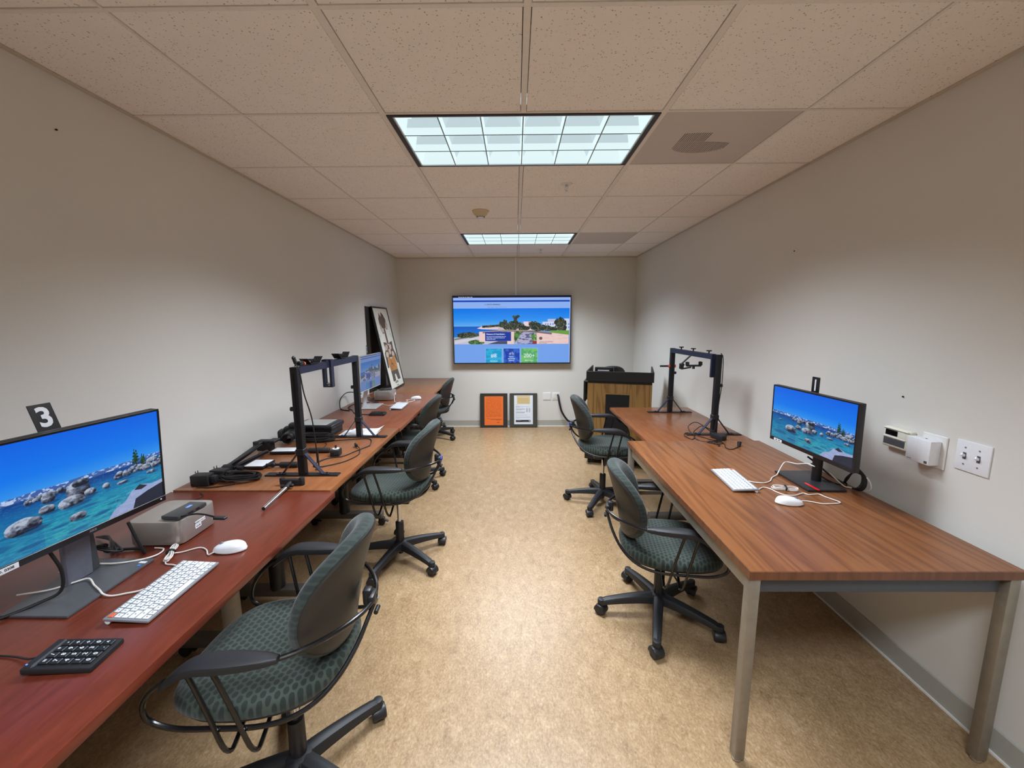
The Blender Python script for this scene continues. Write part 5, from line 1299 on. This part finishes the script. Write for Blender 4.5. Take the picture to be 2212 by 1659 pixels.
cord('white mouse cord looping on the right steel-legged table', [(1.245, 1.722, z + .008), (1.257, 1.742, z), (1.299, 1.740, z), (1.341, 1.715, z), (1.390, 1.715, z), (1.425, 1.722, z), (1.432, 1.735, z), (1.420, 1.762, z), (1.408, 1.790, z), (1.400, 1.815, z), (1.352, 1.810, z), (1.336, 1.826, z), (1.282, 1.802, z), (1.240, 1.808, z), (1.222, 1.841, z), (1.216, 1.875, z), (1.195, 1.896, z), (1.160, 1.872, z + .002)], .0024, W_)
m = MB()
for k in range(4): m.tube([(1.60 + .005 * k, 1.955 - .01 * k, .742), (1.60, 1.918, .757 + .004 * k), (1.598 - .004 * k, 1.880 - .004 * k, .82), (1.60, 1.855, .846 - .006 * k), (1.605, 1.815 + .006 * k, .820), (1.60, 1.802 + .008 * k, .785), (1.60 - .006 * k, 1.825, .752 + .004 * k), (1.60, 1.87, .744)], .0040, 7, 5)
m.tube([(1.46, 1.99, .86), (1.50, 1.985, .83), (1.55, 1.955, .78), (1.59, 1.915, .752)], .0045, 7, 5).tube([(1.47, 1.975, .83), (1.52, 1.98, .77), (1.56, 1.93, .746), (1.60, 1.90, .745)], .0035, 7, 5)
tag(obj('monitor_cables', m, B_), 'black cables looped against the wall behind the right monitor', 'cable')
cord('pale cord looped with the black cables behind the right monitor', [(1.53, 1.935, .80), (1.575, 1.895, .748), (1.60, 1.885, .742), (1.612, 1.84, .744), (1.615, 1.795, .768), (1.61, 1.79, .800), (1.605, 1.808, .822)], .003, W_)
m = MB(); z = .7385
m.tube([(1.38, 2.81, z + .02), (1.33, 2.95, z + .06), (1.29, 3.0, z + .02), (1.27, 2.92, z), (1.25, 2.80, z), (1.20, 2.72, z), (1.18, 2.80, z + .004), (1.22, 2.84, z + .012), (1.30, 2.76, z), (1.33, 2.70, z), (1.38, 2.70, z)], .003, 7, 5)
m.tube([(1.39, 2.81, z + .03), (1.34, 2.88, z + .05), (1.30, 2.88, z + .03), (1.26, 2.84, z + .01), (1.23, 2.72, z), (1.28, 2.66, z), (1.35, 2.68, z), (1.37, 2.685, z)], .003, 7, 5)
m.tube([(1.375, 2.69, z), (1.34, 2.66, z), (1.30, 2.67, z), (1.27, 2.645, z), (1.30, 2.62, z + .003), (1.345, 2.64, z + .004), (1.37, 2.66, z), (1.355, 2.62, z), (1.31, 2.60, z)], .003, 7, 5)
m.tube([(1.37, 2.66, z), (1.36, 2.60, z), (1.335, 2.535, z), (1.345, 2.495, z), (1.39, 2.52, z), (1.425, 2.55, z + .004)], .003, 7, 5).tube([(1.29, 2.645, z + .006), (1.30, 2.60, z), (1.318, 2.575, z), (1.30, 2.56, z)], .003, 7, 4)
m.cyl((1.436, 2.565, z + .012), .010, .03, 12, Vector((.2, .3, .8)), .013)
tag(obj('tangled_cable', m, B_), 'tangle of black cable with a plug at the near foot of the right overhead stand', 'cable')
t = thing('power_adapter', 'black power brick at the near foot of the right overhead stand', 'power adapter', (1.385, 2.735, .7365), .35); obj('body', MB().box((0, 0, .017), (.045, .10, .033), .004, 2), M['soft_black'], t); obj('label_recess', MB().box((0, 0, .0338), (.03, .07, .0006)), M['black'], t)
z = .742
cord('white keyboard cord and charging leads tangled by the middle left keyboard', [(-1.30, 3.93, z + .004), (-1.25, 3.90, z), (-1.20, 3.90, z), (-1.18, 3.97, z), (-1.17, 4.06, z), (-1.12, 4.04, z), (-1.10, 4.10, z), (-1.13, 4.16, z), (-1.08, 4.19, z), (-1.04, 4.16, z), (-1.06, 4.08, z), (-1.10, 4.0, z)], .0026, W_)
cord('white lead hanging down the farther silver computer', [(-1.268, 4.20, z + .06), (-1.262, 4.19, z + .03), (-1.25, 4.15, z), (-1.22, 4.06, z), (-1.19, 4.03, z)], .0026, W_)
cord('black cable arching up the wall behind the left overhead stand', [(-1.52, 3.66, z), (-1.60, 3.70, z), (-1.640, 3.745, z + .01), (-1.648, 3.78, z + .08), (-1.64, 3.88, z + .12), (-1.62, 3.99, z + .115), (-1.56, 4.08, z + .08)], .0045, B_)
cord('black cord trailing from the middle left keypad to the wall', [(-1.275, 3.495, z), (-1.33, 3.50, z), (-1.408, 3.527, z), (-1.46, 3.60, z), (-1.50, 3.68, z), (-1.58, 3.78, z), (-1.60, 3.95, z), (-1.52, 4.02, z), (-1.45, 4.0, z + .01)], .0035, B_)
m = MB()
for k in range(3): m.tube([(-1.46 - .01 * k, 4.02, z + .06), (-1.44, 4.0 - .02 * k, z + .03), (-1.42 + .02 * k, 4.04, z + .005), (-1.44, 4.10, z + .004), (-1.46, 4.14, z + .03)], .0035, 6, 5)
tag(obj('monitor_cables', m, B_), 'dark cables behind the base of the white-stand monitor', 'cable')
m = MB(); z = .7385
for k in range(4): m.tube([(-1.40 - .015 * k, 1.22, z + .12 - .02 * k), (-1.41, 1.27 + .01 * k, z + .05), (-1.38 - .02 * k, 1.32, z + .012), (-1.43, 1.36 - .01 * k, z + .008), (-1.50, 1.40, z + .01 + .004 * k), (-1.58, 1.43, z + .004)], .0034, 6, 5)
m.tube([(-1.30, 1.28, z + .14), (-1.285, 1.29, z + .06), (-1.29, 1.31, z + .012), (-1.34, 1.35, z + .004), (-1.44, 1.34, z + .004)], .005, 7, 5)
tag(obj('monitor_cables', m, B_), 'dark cables between the near left monitor and the silver computer', 'cable')
cord('black cable hanging from the near left monitor over its base', [(-1.325, 1.07, z + .16), (-1.318, 1.085, z + .09), (-1.325, 1.08, z + .03), (-1.36, 1.05, z + .013), (-1.42, .99, z + .003), (-1.50, .93, z + .003)], .0045, B_)
cord('thin black lead rising from the near silver computer to the table seam', [(-1.36, 1.575, z + .004), (-1.42, 1.66, z), (-1.47, 1.75, z), (-1.46, 1.80, z), (-1.50, 1.845, z)], .0022, B_)

# ------------------------------------------------------------------ leaning poster and dark board
tilt, al = .190, .0
e = Vector((math.sin(al), math.cos(al), 0)); n = Vector((math.cos(al), -math.sin(al), 0)); u = Vector((0, 0, 1)) * math.cos(tilt) - n * math.sin(tilt); nn = u.cross(e) * -1
BR = Vector((-1.452, 5.276, .7395)); ctr = BR - e * .28 + u * .500
mat = Matrix((e, u, e.cross(u))).transposed()
t = thing('framed_poster', 'tall framed poster of a brown painted figure leaning on the far left wall', 'poster', (0, 0, 0)); t.matrix_world = Matrix.Translation(ctr) @ mat.to_4x4()
# local: x along e, y up, z = e x u (towards the room when positive x of world)
fw_, fh_ = .556, .995; s_ = 1 if (e.cross(u)).x > 0 else -1
fr = MB()
for a in ((-fw_ / 2, fw_ / 2, -fh_ / 2, -fh_ / 2 + .018), (-fw_ / 2, fw_ / 2, fh_ / 2 - .018, fh_ / 2), (-fw_ / 2, -fw_ / 2 + .018, -fh_ / 2 + .018, fh_ / 2 - .018), (fw_ / 2 - .018, fw_ / 2, -fh_ / 2 + .018, fh_ / 2 - .018)): fr.bx(*a, -.012, .010, .001, 1)
obj('frame', fr, M['bezel'], t)
obj('backing', MB().bx(-fw_ / 2 + .016, fw_ / 2 - .016, -fh_ / 2 + .016, fh_ / 2 - .016, -.004, .002), M['board'], t)
ps = picture('print', fw_ - .036, fh_ - .036, M['pic_poster'], t, (0, 0, .003 * s_), (0, 0, 0) if s_ > 0 else (0, PI, 0))
text('BUSTER', .034, M['ink'], t, (0, -.425, .0042), bold=.0008); text('Painting', .024, M['ink'], t, (.01, -.462, .0042))
t = thing('backing_board', 'dark board standing against the wall behind the tall poster', 'board', (-1.667, 4.93, .7395), (0, 0, 0))
obj('board', MB().bx(-.004, .003, -.31, .28, 0, .975, .001, 1), M['board'], t); obj('edge_strip', MB().bx(-.004, .006, -.318, -.3102, 0, .978, .001, 1), M['bezel'], t)
